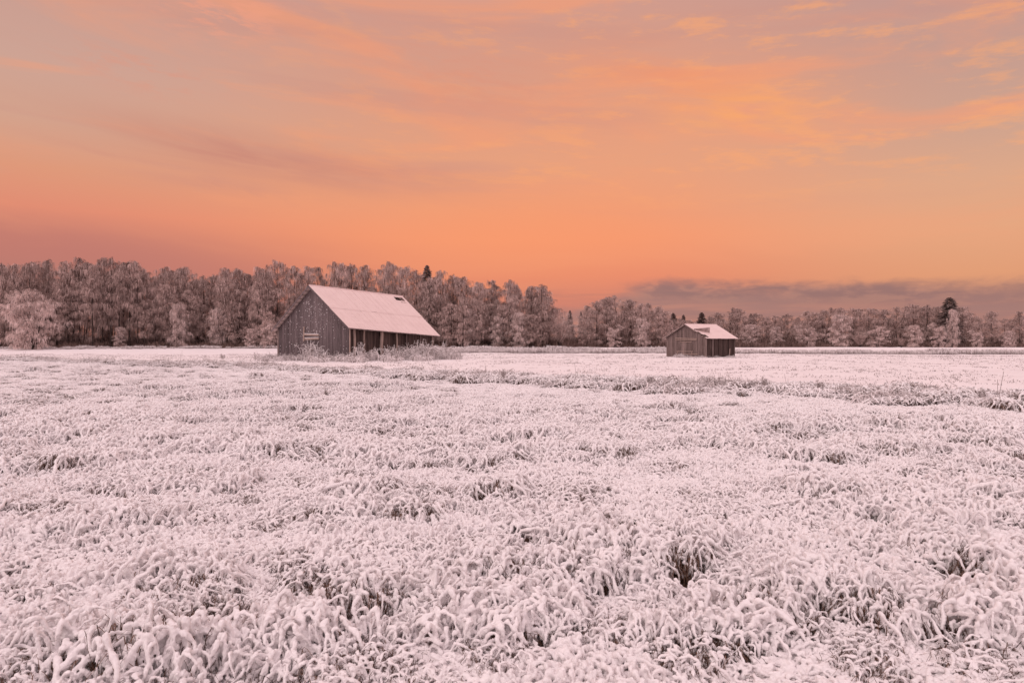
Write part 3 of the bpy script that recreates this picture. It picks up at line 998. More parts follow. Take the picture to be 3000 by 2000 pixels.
for i, me in enumerate(TALLB): PROTO['birch', i] = (tree_proto('birch_tree', me), HB)
for i, me in enumerate(BUSHB): PROTO['bushy', i] = (tree_proto('young_birch', me), 8.0)
for i, me in enumerate(SPR): PROTO['spruce', i] = (tree_proto('spruce_tree', me), (14.0, 11.0, 9.0)[i])
for i, me in enumerate(WIL): PROTO['willow', i] = (tree_proto('willow_shrub', me, ('stems', 'twigs')), (8.0, 4.0)[i])


def plant(kind, var, px, top, Y, label, cat, group, wide=1.0, rz=None, rng=random.Random(5)):
    """stand a tree whose top reaches the height seen at that bearing, at Y metres"""
    (root, kids), H0 = PROTO[kind, var]
    x = (px - 1500.0) / 2000.0 * Y
    z = float(ground_z(x, Y))
    h = CAM_H + (1004.0 - top) / 2000.0 * Y - z
    r = root.copy()
    COL.objects.link(r)
    s = h / H0
    r.location = (x, Y, z - 0.05)
    sw = s ** 0.5 * wide if kind == 'birch' else s * wide
    r.scale = (sw, sw, s)
    r.rotation_euler = (0, 0, rng.uniform(0, 6.28) if rz is None else rz)
    for ch in kids:
        c2 = ch.copy()
        COL.objects.link(c2)
        c2.parent = r
    tag(r, label, cat, group)
    return r


ORD = "first second third fourth fifth sixth seventh eighth ninth tenth eleventh twelfth thirteenth fourteenth fifteenth sixteenth seventeenth eighteenth".split()
SKYLINE = [
    # (stretch of wood as said in labels, group, [(px, top, Y, variant, wide)...])
    ("frosted birch, {} treetop from the left edge of the photo", "birches of the left wood",
     [(2, 768, 134, 0, 1), (40, 768, 132, 3, 1), (92, 764, 136, 1, 1), (146, 754, 138, 9, 1), (190, 760, 134, 5, .9), (234, 750, 140, 7, .9), (270, 768, 133, 8, .9),
      (302, 750, 138, 3, 1.1), (328, 750, 135, 1, 1), (362, 768, 134, 5, 1), (394, 760, 137, 2, .85), (420, 784, 133, 0, .8)]),
    ("frosted birch, {} treetop right of the dip in the left skyline", "birches between the dip and the large barn",
     [(448, 806, 136, 8, .8), (484, 777, 135, 0, .95), (537, 777, 136, 3, 1.15), (578, 812, 140, 1, .8), (598, 802, 136, 9, 1), (624, 800, 138, 1, .9), (662, 780, 134, 5, .95),
      (697, 782, 136, 3, 1.1), (728, 800, 138, 7, 1), (760, 778, 136, 8, .9), (784, 782, 134, 1, 1)]),
    ("frosted birch, {} treetop counted rightwards from above the large barn's left eave", "birches behind the large barn",
     [(812, 760, 138, 2, .9), (862, 774, 134, 0, .9), (905, 776, 136, 8, .9), (952, 760, 137, 6, .9), (1000, 766, 134, 5, .9), (1026, 768, 139, 1, 1), (1068, 772, 136, 0, .95),
      (1110, 760, 135, 6, .95), (1150, 770, 138, 8, .8), (1192, 778, 134, 2, .8), (1222, 786, 138, 9, 1), (1290, 788, 134, 5, 1.05)]),
    ("frosted birch, {} treetop right of the dark spruce tip behind the large barn", "birches right of the large barn",
     [(1330, 800, 136, 1, 1), (1356, 806, 133, 0, .9), (1402, 822, 132, 8, .9), (1440, 816, 137, 3, 1), (1472, 814, 132, 6, .85), (1512, 830, 134, 5, .8), (1556, 834, 132, 3, 1.1),
      (1584, 828, 131, 9, 1.3), (1606, 862, 130, 1, .8)]),
    ("frosted birch, {} from the left in the round clump left of the small barn", "birches of the round clump",
     [(1722, 892, 152, 8, 1), (1748, 880, 150, 5, 1.1), (1778, 868, 151, 2, 1), (1812, 862, 150, 6, 1), (1846, 874, 153, 0, 1), (1876, 886, 150, 8, 1), (1900, 884, 152, 5, 1),
      (1928, 894, 150, 2, .8), (1946, 912, 152, 8, .8)]),
    ("frosted birch, {} treetop rightwards behind the small barn's roof", "birches behind the small barn",
     [(1992, 928, 176, 5, .9), (2020, 934, 180, 8, 1), (2080, 922, 172, 1, 1), (2104, 912, 165, 0, 1), (2134, 897, 160, 6, 1), (2162, 900, 162, 2, .9), (2184, 926, 170, 8, 1)]),
    ("frosted birch, {} treetop in the right wood counted from the small barn", "birches of the right wood",
     [(2216, 914, 170, 1, 1.2), (2246, 926, 166, 5, 1), (2272, 922, 170, 8, 1), (2308, 916, 168, 1, 1), (2338, 926, 165, 5, 1), (2362, 908, 160, 8, 1), (2388, 912, 158, 2, 1),
      (2422, 897, 158, 6, 1), (2464, 898, 156, 5, 1), (2502, 900, 158, 2, 1), (2546, 899, 160, 8, 1), (2590, 903, 158, 0, 1), (2632, 893, 156, 6, 1), (2676, 888, 158, 2, 1),
      (2716, 890, 156, 0, 1), (2746, 894, 158, 3, 1.2), (2820, 895, 152, 5, 1), (2840, 912, 154, 8, .9)]),
    ("frosted slender birch, {} treetop right of the big dark spruce's gap", "thin birches at the far right edge",
     [(2868, 928, 150, 5, .9), (2906, 908, 148, 0, .9), (2944, 930, 152, 8, .8), (2962, 934, 154, 1, .8), (2988, 908, 148, 3, 1), (3020, 915, 150, 0, .9), (3050, 905, 152, 5, 1)]),
]
tops = []
for lab, grp, lst in SKYLINE:
    for i, (px, top, Y, var, wide) in enumerate(lst):
        plant('birch', var, px, top + 2, Y, lab.format(ORD[i]), "birch tree", grp, wide * (1.0 if px < 1640 else 1.1))
        tops.append((px, top, Y))

# dark conifers
for px, top, Y, var, wide, lab in [
    (1251, 778, 142, 2, 0.9, "dark spruce tip rising above the birches behind the large barn's ridge"),
    (1670, 909, 205, 2, 0.9, "small dark round pine crown in the gap between the two stands"),
    (1702, 912, 210, 2, 0.6, "thin dark spruce tip beside the gap left of the round clump"),
    (1972, 917, 196, 2, 1.5, "dark spruce just above the small barn's left roof slope"),
    (2002, 922, 205, 2, 1.1, "half hidden dark spruce tip between frosted crowns over the small barn"),
    (2056, 915, 192, 2, 1.6, "dark spruce poking up over the small barn's ridge"),
    (2200, 919, 196, 2, 1.1, "slim dark spruce tip right of the small barn"),
    (2180, 927, 205, 2, 0.7, "faint little spruce tip beside the slim one right of the small barn"),
    (2270, 926, 210, 2, 0.5, "lone tiny spruce tip in the low skyline right of the small barn"),
    (2782, 871, 152, 1, 1.2, "big dark rounded spruce standing above the right wood"),
]:
    plant('spruce', var, px, top, Y, lab, "spruce tree", "dark spruces among the birches", wide)

# young, thickly frosted birches and bushes along the edge of the woods
for px, top, Y, kind, var, wide, lab in [
    (103, 850, 119, 'bushy', 0, 1.0, "broad bushy white frosted birch at the far left edge"),
    (525, 888, 128, 'bushy', 3, 0.8, "small white frosted birch in front of the wood left of the large barn"),
    (352, 958, 128, 'bushy', 1, 0.9, "short frosted birch among bare dark trunks of the left wood"),
    (785, 945, 124, 'bushy', 2, 1.0, "low frosted bush beside the large barn's left eave"),
    (735, 962, 125, 'bushy', 1, 1.0, "lower frosted bush further left of the large barn"),
    (640, 900, 130, 'bushy', 3, 0.8, "slim white young birch midway between dip and large barn"),
    (1375, 905, 128, 'bushy', 1, 0.9, "white frosted young birch just right of the large barn's roof"),
    (1455, 925, 128, 'bushy', 3, 0.9, "white frosted young birch below the broad crown right of the large barn"),
    (1520, 915, 127, 'bushy', 1, 0.9, "frosted young birch near the end of the tall stand"),
    (1655, 946, 172, 'bushy', 1, 1.6, "frosted young birch just right of the bare willow fan"),
    (1690, 936, 168, 'bushy', 2, 1.4, "rounded frosted bush in the low gap between the stands"),
    (1722, 930, 160, 'bushy', 1, 1.0, "frosted young birch at the left foot of the round clump"),
    (1800, 950, 146, 'bushy', 2, 1.2, "broad frosted bush under the middle of the round clump"),
    (1880, 930, 147, 'bushy', 3, 1.0, "frosted young birch under the right half of the round clump"),
    (2460, 922, 146, 'bushy', 1, 1.1, "tall white frosted young birch left of the middle of the right wood"),
    (2570, 955, 144, 'bushy', 2, 1.6, "wide low white bush in front of the right wood"),
    (2680, 952, 143, 'bushy', 1, 1.2, "cone shaped white frosted birch in front of the right wood"),
    (2748, 945, 144, 'bushy', 2, 1.0, "frosted bush just left of the big dark spruce"),
    (2790, 904, 145, 'bushy', 3, 0.6, "white frosted birch standing right in front of the big dark spruce"),
    (2360, 950, 150, 'bushy', 2, 1.2, "rounded frosted bush at the left end of the right wood"),
    (2200, 950, 152, 'bushy', 1, 1.2, "frosted young birch beside the small barn's right eave"),
    (2275, 955, 154, 'bushy', 3, 1.2, "frosted young birch halfway from the small barn to the right wood"),
    (2860, 965, 142, 'bushy', 2, 1.0, "low frosted bush in the gap right of the big dark spruce"),
    (2955, 968, 143, 'bushy', 1, 1.2, "low frosted young birch between the thin birches at the right edge"),
    (2025, 945, 165, 'bushy', 2, 1.3, "frosted bush peeping over the small barn's left slope"),
]:
    plant(kind, var, px, top, Y, lab, "young birch", "young white birches along the wood edge", wide)
plant('birch', 2, 1262, 812, 132, "frosted birch whose crown covers the foot of the dark spruce tip behind the large barn", "birch tree", "birches behind the large barn", 0.9)
plant('willow', 0, 1640, 903, 126, "bare grey fan shaped willow ending the tall stand right of the large barn", "willow", None, 1.0)
plant('willow', 1, 2520, 975, 143, "small bare upright shrub before the wide low bush in the right wood", "shrub", None, 1.0)
plant('willow', 1, 2640, 985, 142, "little bare forked sapling left of the cone shaped white birch", "shrub", None, 0.8)

# the trees standing behind and between, which nothing tells apart
tp = np.array(sorted([(a, b, c2) for a, b, c2 in tops]))


def envelope(px):
    return float(np.interp(px, tp[:, 0], tp[:, 1])), float(np.interp(px, tp[:, 0], tp[:, 2]))


rf = random.Random(21)
for x0, x1, n, lab, grp in [
    (-70, 445, 40, "frosted birch standing inside the left wood, its top below the skyline", "inner birches of the left wood"),
    (445, 800, 28, "frosted birch inside the wood between the skyline dip and the large barn", "inner birches left of the large barn"),
    (800, 1290, 20, "frosted birch inside the wood behind the large barn, below its skyline", "inner birches behind the large barn"),
    (1290, 1610, 22, "frosted birch inside the stand right of the large barn, below its skyline", "inner birches right of the large barn"),
    (1725, 1940, 8, "frosted birch inside the round clump, below its top", "inner birches of the round clump"),
    (1955, 2350, 16, "frosted birch in the low wood around the small barn, below the skyline", "inner birches around the small barn"),
    (2350, 2850, 28, "frosted birch inside the right wood, below its skyline", "inner birches of the right wood"),
    (2850, 3090, 6, "frosted birch among the thin trees at the right edge, below their tops", "inner birches at the right edge"),
]:
    for i in range(n):
        px = x0 + (x1 - x0) * (i + rf.uniform(0.1, 0.9)) / n
        e, Y0 = envelope(px)
        front = i % 2 == 0
        Y = Y0 + (rf.uniform(-7, -3) if front and px < 1640 else rf.uniform(3, 22))
        span = 1018 - e
        top = e + span * (rf.uniform(0.18, 0.55) if front else rf.uniform(0.01, 0.12))
        var = rf.choice((10, 11, 7)) if 215 < px < 445 and front else rf.randrange(10)
        plant('birch', var, px, top - (50 if var > 9 else 0), Y, lab, "birch tree", grp, rf.uniform(1.0, 1.3), rng=rf)


# brown undergrowth along the foot of the woods
def brush_tuft(seed):
    rng = np.random.default_rng(seed)
    mb = MB()
    n = 90
    q0 = np.stack([rng.uniform(-1.2, 1.2, n), rng.uniform(-.8, .8, n), np.zeros(n)], -1)
    t = np.linspace(0, 1, 4)[None, :]
    hh = rng.uniform(0.3, 1.0, n)[:, None] * 1.6
    Q = q0[:, None, :] + unit2(rng.uniform(0, 6.3, n))[:, None, :] * (hh * rng.uniform(0.05, 0.6, n)[:, None] * t)[..., None]
    Q[..., 2] += hh * (t - 0.2 * t ** 3)
    mb.strips(Q, rng.uniform(0.02, 0.06, n)[:, None] * np.array([1, 1, .9, .4])[None, :], unit2(rng.uniform(0, 6.3, n)), np.clip(rng.normal(0.3, 0.3, n), 0, 1))
    return mb.mesh("brush", [M_BRACKEN])


def brush():
    rng = np.random.default_rng(15)
    ms = [brush_tuft(800 + i) for i in range(4)]
    x, y, s = [], [], []
    for i in range(3600):
        a = rng.uniform(-120, 140)
        b = (rng.uniform(126, 160) if a < 10 else rng.uniform(146, 185))
        x.append(a); y.append(b); s.append(rng.uniform(0.4, 0.4 + min(2.0, 0.5 + (b - (126 if a < 10 else 146)) * 0.12)))
    x, y, s = map(np.array, (x, y, s)); n = len(x)
    ro = np.zeros((n, 3)); ro[:, 2] = rng.uniform(0, 6.3, n)
    o = scatter("undergrowth", ms, np.stack([x, y, ground_z(x, y)], -1), ro, np.stack([s, s, s], -1), rng.integers(0, 4, n))
    tag(o, "dark brown undergrowth between the trunks at the foot of the woods", "undergrowth", kind='stuff')


brush()


# ------------------------------------------------------------------ barns
class Barn:
    def __init__(s, C, ang, Lv, Lu, ridge, eave_r, eave_l, over, seed):
        s.C = np.array([C[0], C[1]])
        a = R(ang)
        s.u = np.array([math.cos(a), math.sin(a)])          # along the long wall, away from the viewer
        s.v = np.array([-math.sin(a), math.cos(a)])         # along the gable, to the left
        s.Lv, s.Lu = Lv, Lu
        s.ridge, s.er, s.el = ridge, eave_r, eave_l         # (front z, rear z) each
        s.ov_r, s.ov_l, s.ov_f, s.ov_b = over
        s.rng = np.random.default_rng(seed)

    def p(s, sv, su, z):
        q = s.C + s.v * sv + s.u * su
        return np.array([q[0], q[1], z]) - s.org

    def roof_z(s, sv, su):
        f = su / s.Lu
        zr = s.ridge[0] + (s.ridge[1] - s.ridge[0]) * f
        m = s.Lv / 2
        if sv <= m:
            ze = s.er[0] + (s.er[1] - s.er[0]) * f
            return ze + (zr - ze) * (sv + s.ov_r) / (m + s.ov_r)
        ze = s.el[0] + (s.el[1] - s.el[0]) * f
        return ze + (zr - ze) * (s.Lv + s.ov_l - sv) / (m + s.ov_l)

    def planks(s, mb, along, fixed, a0, a1, ztop, w=0.16, thick=0.03, outward=1, gap=0.008, battens=0.0, z0=-0.1, tone=(0.15, 0.85), jag=0.03, skip=0.0):
        """vertical boards; along 'v' (gable) or 'u' (side)"""
        rng = s.rng
        x = a0
        if along == 'v':
            P = lambda q, dpt, z: s.p(q, fixed + dpt, z)
        else:
            P = lambda q, dpt, z: s.p(fixed + dpt, q, z)
        sg = -outward
        while x < a1 - 0.02:
            ww = min(w * rng.uniform(0.75, 1.25), a1 - x)
            sh = rng.uniform(*tone)
            if rng.uniform() >= skip:
                dd = rng.uniform(0, 0.014)
                lo = z0 + rng.uniform(0, 0.1) * (1 if z0 > -0.05 else 0)
                xa, xb = x + gap / 2, x + ww - gap / 2
                za, zb_ = ztop(xa), ztop(xb)
                jz = -rng.uniform(0, jag)
                o0, o1 = sg * dd, sg * (dd + thick)
                tw = rng.normal(0, 0.003)
                v = [P(xa, o0, lo), P(xb, o0, lo), P(xb, o1, lo), P(xa, o1, lo),
                     P(xa + tw, o0, za + jz), P(xb + tw, o0, zb_ + jz), P(xb + tw, o1, zb_ + jz), P(xa + tw, o1, za + jz)]
                mb.hexa(v, sh)
                if rng.uniform() < battens:
                    bw = 0.05
                    o2, o3 = sg * (dd + thick + 0.002), sg * (dd + thick + 0.032)
                    xc = x + ww - bw / 2
                    zc, zd = ztop(xc), ztop(min(xc + bw, a1))
                    v = [P(xc, o2, lo), P(xc + bw, o2, lo), P(xc + bw, o3, lo), P(xc, o3, lo), P(xc, o2, zc + jz), P(xc + bw, o2, zd + jz), P(xc + bw, o3, zd + jz), P(xc, o3, zc + jz)]
                    mb.hexa(v, min(1, sh + 0.15))
            x += ww

    def beam(s, mb, sv0, su0, sv1, su1, z0, z1, w, h, shade=0.5):
        """a board from one point to another; w horizontal thickness, h height"""
        a = s.p(sv0, su0, z0); b = s.p(sv1, su1, z1)
        d_ = b - a
        hd = np.array([d_[0], d_[1], 0]); n_ = np.linalg.norm(hd)
        side = np.array([-hd[1], hd[0], 0]) / n_ * w if n_ > 1e-6 else np.array([w, 0, 0])
        mb.box(a - side / 2 - np.array([0, 0, h / 2]), d_, side, np.array([0, 0, h]), shade)

    def roof(s, right, ns, rows, holes=(), lift=0.035, seam=True, thick=0.02):
        """sheets laid in rows up the slope; each sheet is a thin slab, seams stand proud"""
        rng = s.rng
        mb = MB()
        m = s.Lv / 2
        sv0, sv1 = (-s.ov_r, m) if right else (s.Lv + s.ov_l, m)
        su0, su1 = -s.ov_f, s.Lu + s.ov_b

        def S(a, b, up=0.0):
            sv = sv0 + (sv1 - sv0) * b
            su = su0 + (su1 - su0) * a
            q = s.p(sv, su, s.roof_z(sv, su))
            q[2] += up
            return q

        for r in range(len(rows) - 1):
            b0, b1 = rows[r], rows[r + 1]
            for i in range(ns):
                a0, a1 = i / ns, (i + 1) / ns
                cells = [(a0, a1, b0, b1)]
                hole_here = [h for h in holes if h[0] < a1 - 1e-6 and h[1] > a0 + 1e-6 and h[2] < b1 - 1e-6 and h[3] > b0 + 1e-6]
                for h in hole_here:
                    new = []
                    for (p0, p1, q0, q1) in cells:
                        h0, h1, g0, g1 = max(h[0], p0), min(h[1], p1), max(h[2], q0), min(h[3], q1)
                        if h0 >= h1 or g0 >= g1:
                            new.append((p0, p1, q0, q1)); continue
                        if h0 > p0: new.append((p0, h0, q0, q1))
                        if h1 < p1: new.append((h1, p1, q0, q1))
                        if g0 > q0: new.append((h0, h1, q0, g0))
                        if g1 < q1: new.append((h0, h1, g1, q1))
                    cells = new
                u0 = lift * r + rng.uniform(0, 0.008)
                tip = rng.uniform(0, 0.018) if rng.uniform() < 0.3 else 0.0
                for (p0, p1, q0, q1) in cells:
                    ovl = 0.006 if (r > 0 and q0 == b0) else 0.0
                    ua, ub = u0 + tip, u0
                    v = [S(p0, q0 - ovl, ua), S(p1, q0 - ovl, ua), S(p1, q1, ub), S(p0, q1, ub)]
                    v += [w_ + np.array([0, 0, thick]) for w_ in v]
                    mb.hexa(v, rng.uniform(0.2, 0.8))
                if seam and i > 0 and not hole_here:
                    e = 0.018
                    ea = e / (su1 - su0)
                    v = [S(a0 - ea, b0, u0 + thick), S(a0 + ea, b0, u0 + thick), S(a0 + ea, b1, u0 + thick), S(a0 - ea, b1, u0 + thick)]
                    v += [w_ + np.array([0, 0, 0.028]) for w_ in v]
                    mb.hexa(v, 0.3)
        return mb, S


def put_barn(B, name, label, cat):
    mid_ = B.C + B.v * B.Lv / 2 + B.u * B.Lu / 2
    B.org = np.array([mid_[0], mid_[1], 0.0])
    o = empty(name, (mid_[0], mid_[1], 0.0))
    tag(o, label, cat)
    return o


# ---- the large barn
B = Barn((-14.3, 60.4), 58.0, 9.6, 11.7, (6.82, 6.56), (2.87, 2.32), (2.76, 2.6), (0.32, 0.32, 0.5, 0.75), 31)
barn = put_barn(B, "hay_barn", "large weathered grey plank barn with a snow dusted metal roof holed near the ridge", "barn")
ztop_f = lambda q: B.roof_z(q, 0.0) - 0.10
mb = MB()
B.planks(mb, 'v', 0.0, 0.0, 2.75, ztop_f, w=0.20, battens=0.95, tone=(0.1, 0.7))
B.planks(mb, 'v', 0.0, 2.75, 7.0, ztop_f, w=0.15, gap=0.005, battens=0.10, tone=(0.3, 0.8))
B.planks(mb, 'v', 0.0, 7.0, 9.6, ztop_f, w=0.20, battens=0.95, tone=(0.1, 0.7))
mb.build("gable_wall", M_WOOD, barn)
mb = MB()
B.planks(mb, 'v', B.Lu, 0.0, B.Lv, lambda q: B.roof_z(q, B.Lu) - 0.1, w=0.2, outward=-1)
mb.build("rear_gable_wall", M_WOOD, barn)
mb = MB()
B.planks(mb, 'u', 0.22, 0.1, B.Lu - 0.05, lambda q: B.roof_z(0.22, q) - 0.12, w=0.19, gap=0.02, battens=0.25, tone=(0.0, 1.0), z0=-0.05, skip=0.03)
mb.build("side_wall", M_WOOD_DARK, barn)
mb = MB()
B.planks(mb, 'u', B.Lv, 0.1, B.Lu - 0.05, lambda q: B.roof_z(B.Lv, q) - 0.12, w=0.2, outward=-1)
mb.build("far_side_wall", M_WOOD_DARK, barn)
# posts in front of the long wall, and the corner post
for su, wd, sh in ((0.55, 0.24, 0.75), (1.75, 0.22, 0.45), (4.05, 0.34, 0.9), (6.15, 0.20, 0.7), (7.6, 0.14, 0.3), (9.7, 0.16, 0.3), (11.6, 0.2, 0.5)):
    mb = MB()
    zt = B.roof_z(0.05, su) - 0.1
    n = 7
    P_ = np.array([B.p(0.06 + 0.015 * math.sin(i * 1.3 + su), su + 0.02 * math.sin(i * 2.1 + su), -0.1 + (zt + 0.1) * i / (n - 1)) for i in range(n)])
    mb.tubes(P_, np.full(n, wd * 0.5) * (1 + 0.06 * np.sin(np.arange(n) * 1.9)), 8, sh)
    mb.build("post", M_WOOD_PALE if sh > 0.4 else M_WOOD_BROWN, barn, True)
mb = MB()
for sv, su in ((-0.02, -0.05), (B.Lv - 0.1, -0.06)):
    mb.box(B.p(sv, su, -0.1), np.append(B.v * 0.12, 0), np.append(B.u * 0.05, 0), (0, 0, B.roof_z(sv + .1, 0) + 0.0), 0.8)
mb.build("corner_board", M_WOOD_PALE, barn)
# roof
mbr, S = B.roof(True, 17, [0.0, 0.47, 1.0], holes=[(0.865, 0.975, 0.865, 0.955), (0.90, 0.965, 0.815, 0.832)])
roof_r = mbr.build("roof_slope", M_ROOF, barn)
mbl, S2 = B.roof(False, 17, [0.0, 0.5, 1.0])
roof_l = mbl.build("roof_slope", M_ROOF, barn)
mb = MB()                                          # ridge capping, sagging a little
P_ = np.array([B.p(B.Lv / 2, su, B.roof_z(B.Lv / 2, su) + 0.05 + 0.015 * math.sin(su * 3)) for su in np.linspace(-B.ov_f, B.Lu + B.ov_b, 24)])
mb.tubes(P_, np.full(24, 0.075), 6, 0.5)
mb.build("ridge_cap", M_ROOF, barn)
mb = MB()                                          # laths and rafters seen in the hole and under the overhang
for su in np.linspace(0.1, B.Lu - 0.1, 11):
    B.beam(mb, 0.0, su, B.Lv / 2, su, B.roof_z(0, su) - 0.12, B.roof_z(B.Lv / 2, su) - 0.12, 0.1, 0.12, 0.3)
    B.beam(mb, B.Lv, su, B.Lv / 2, su, B.roof_z(B.Lv, su) - 0.12, B.roof_z(B.Lv / 2, su) - 0.12, 0.1, 0.12, 0.3)
mb.build("rafters", M_WOOD_DARK, barn)
mb = MB()
for sv in list(np.arange(-0.1, B.Lv / 2, 0.42)) + list(np.arange(B.Lv / 2 + 0.15, B.Lv + 0.3, 0.42)):
    B.beam(mb, sv, -B.ov_f + 0.04, sv, B.Lu + B.ov_b - 0.04, B.roof_z(sv, -B.ov_f) - 0.035, B.roof_z(sv, B.Lu + B.ov_b) - 0.035, 0.12, 0.03, B.rng.uniform(0.2, 0.9))
mb.build("roof_laths", M_WOOD_PALE, barn)
mb = MB()                                          # barge boards on the gable ends
for su in (-B.ov_f - 0.03, B.Lu + B.ov_b + 0.03):
    for a, b in ((-B.ov_r, B.Lv / 2), (B.Lv / 2, B.Lv + B.ov_l)):
        B.beam(mb, a, su, b, su, B.roof_z(a, su) - 0.07, B.roof_z(b, su) - 0.07, 0.035, 0.17, B.rng.uniform(0.3, 0.7))
mb.build("bargeboard", M_WOOD, barn)
mb = MB()                                          # dark drip edge of the right eave with ragged sheet ends
for i in range(34):
    a0, a1 = -B.ov_f + (B.Lu + B.ov_f + B.ov_b) * i / 34, -B.ov_f + (B.Lu + B.ov_f + B.ov_b) * (i + 0.96) / 34
    zz = B.roof_z(-B.ov_r, a0) - 0.03 - B.rng.uniform(0, 0.02)
    B.beam(mb, -B.ov_r - 0.012, a0, -B.ov_r - 0.012, a1, zz, B.roof_z(-B.ov_r, a1) - 0.03, 0.03, 0.06 + B.rng.uniform(0, 0.05), B.rng.uniform(0, 1))
mb.build("eave_edge", M_ROOFEDGE, barn)
# low plank door with frame, and the boards above it
mb = MB()
B.planks(mb, 'v', -0.05, 3.9, 5.75, lambda q: 1.86, w=0.19, thick=0.03, z0=0.02, tone=(0.0, 0.22))
door = mb.build("door", M_WOOD, barn)
mb = MB()
B.beam(mb, 3.85, -0.12, 5.8, -0.12, 2.30, 2.36, 0.05, 0.15, 0.9)
B.beam(mb, 3.85, -0.12, 5.75, -0.12, 1.98, 1.94, 0.05, 0.16, 0.8)
mb.build("door_board", M_WOOD_PALE, barn)
mb = MB()
B.beam(mb, 3.88, -0.13, 5.72, -0.13, 2.405, 2.455, 0.055, 0.04, 0.9)
B.beam(mb, 3.88, -0.13, 5.70, -0.13, 2.09, 2.05, 0.055, 0.04, 0.9)
mb.build("board_snow", M_SNOW, barn)
mb = MB()
mb.box(B.p(5.82, -0.13, 1.75), np.append(B.v * 0.14, 0), np.append(B.u * 0.04, 0), np.array([0.03, 0, 1.35]), 0.9)
mb.build("door_stile", M_WOOD_PALE, barn)
# lumps of snow sticking to the gable boards
mb = MB()
rng = B.rng
for i in range(230):
    sv = float(np.clip(rng.normal(4.7, 1.6), 0.4, 9.2)) if i < 180 else float(rng.uniform(0.3, 9.3))
    z = rng.uniform(0.7, max(1.0, B.roof_z(sv, 0) - 0.5)) if i % 3 else rng.uniform(2.4, max(2.6, B.roof_z(sv, 0) - 0.6))
    if z > B.roof_z(sv, 0) - 0.3: continue
    r = rng.uniform(0.012, 0.034)
    c0 = B.p(sv, -0.05, z)
    ph = np.linspace(0, PI, 5)
    P_ = np.array([c0 + np.array([0, 0, -math.cos(q) * r * rng.uniform(1.0, 1.8)]) for q in ph])
    mb.tubes(P_, np.sin(ph) * r + 0.002, 6)
mb.build("snow_lumps", M_SNOW, barn, True)

# ---- the small barn
S_ = Barn((21.1, 74.0), 39.7, 5.3, 5.45, (3.66, 3.70), (2.05, 2.05), (2.02, 2.02), (0.25, 0.42, 0.3, 0.35), 33)
lato = put_barn(S_, "small_barn", "small brown plank hay barn with a torn up roof sheet by its gable", "barn")
mb = MB()
S_.planks(mb, 'v', 0.0, 0.0, 5.3, lambda q: S_.roof_z(q, 0.0) - 0.08, w=0.17, battens=0.85, tone=(0.1, 0.9))
mb.build("gable_wall", M_WOOD_BROWN, lato)
mb = MB()
S_.planks(mb, 'v', S_.Lu, 0.0, 5.3, lambda q: S_.roof_z(q, S_.Lu) - 0.08, w=0.18, outward=-1)
mb.build("rear_gable_wall", M_WOOD_BROWN, lato)
mb = MB()
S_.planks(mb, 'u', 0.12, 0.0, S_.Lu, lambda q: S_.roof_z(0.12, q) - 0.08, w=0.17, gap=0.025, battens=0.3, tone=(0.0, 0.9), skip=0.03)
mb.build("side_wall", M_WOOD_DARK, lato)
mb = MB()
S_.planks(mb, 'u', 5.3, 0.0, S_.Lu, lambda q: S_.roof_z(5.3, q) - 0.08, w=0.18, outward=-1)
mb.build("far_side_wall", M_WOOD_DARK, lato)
mb = MB()
mb.box(S_.p(0.0, 1.15, -0.1), np.append(S_.v * 0.08, 0), np.append(S_.u * 0.13, 0), (0, 0, 2.1), 0.8)
mb.build("post", M_WOOD_BROWN, lato)
mb = MB()
mb.box(S_.p(0.0, 4.35, -0.1), np.append(S_.v * 0.06, 0), np.append(S_.u * 0.10, 0), (0.05, 0, 1.05), 0.9)
mb.build("leaning_plank", M_WOOD_PALE, lato)
mb = MB()
mb.box(S_.p(-0.02, -0.04, -0.1), np.append(S_.v * 0.12, 0), np.append(S_.u * 0.06, 0), (0, 0, 2.2), 0.8)
mb.build("corner_board", M_WOOD_BROWN, lato)
mbr, S3 = S_.roof(True, 9, [0.0, 0.5, 1.0], holes=[(0.0, 0.06, 0.10, 0.46), (0.06, 0.13, 0.08, 0.26)], seam=False, lift=0.012)
mbr.build("roof_slope", M_ROOF, lato)
mbl, S4 = S_.roof(False, 9, [0.0, 0.5, 1.0], seam=False, lift=0.012)
mbl.build("roof_slope", M_ROOF, lato)
mb = MB()
P_ = np.array([S_.p(2.65, su, S_.roof_z(2.65, su) + 0.03) for su in np.linspace(-S_.ov_f, S_.Lu + S_.ov_b, 10)])
mb.tubes(P_, np.full(10, 0.05), 6, 0.5)
mb.build("ridge_cap", M_ROOF, lato)
mb = MB()
for sv in np.arange(0.0, 2.6, 0.33):
    S_.beam(mb, sv, -S_.ov_f + 0.02 + S_.rng.uniform(-0.12, 0.05), sv, S_.Lu + S_.ov_b - 0.03, S_.roof_z(sv, 0) - 0.03, S_.roof_z(sv, S_.Lu) - 0.03, 0.13, 0.03, S_.rng.uniform(0.5, 1))
for sv in np.arange(2.9, 5.6, 0.36):
    S_.beam(mb, sv, -S_.ov_f + 0.03, sv, S_.Lu + S_.ov_b - 0.03, S_.roof_z(sv, 0) - 0.03, S_.roof_z(sv, S_.Lu) - 0.03, 0.13, 0.03, 0.4)
mb.build("roof_laths", M_WOOD_PALE, lato)
mb = MB()
for a, b in ((2.65, S_.Lv + S_.ov_l), (1.3, 2.65)):
    S_.beam(mb, a, -S_.ov_f - 0.03, b, -S_.ov_f - 0.03, S_.roof_z(a, 0) - 0.06, S_.roof_z(b, 0) - 0.06, 0.03, 0.11, 0.4)
mb.build("bargeboard", M_WOOD_BROWN, lato)
mb = MB()                                          # the roof sheet bent up by the wind
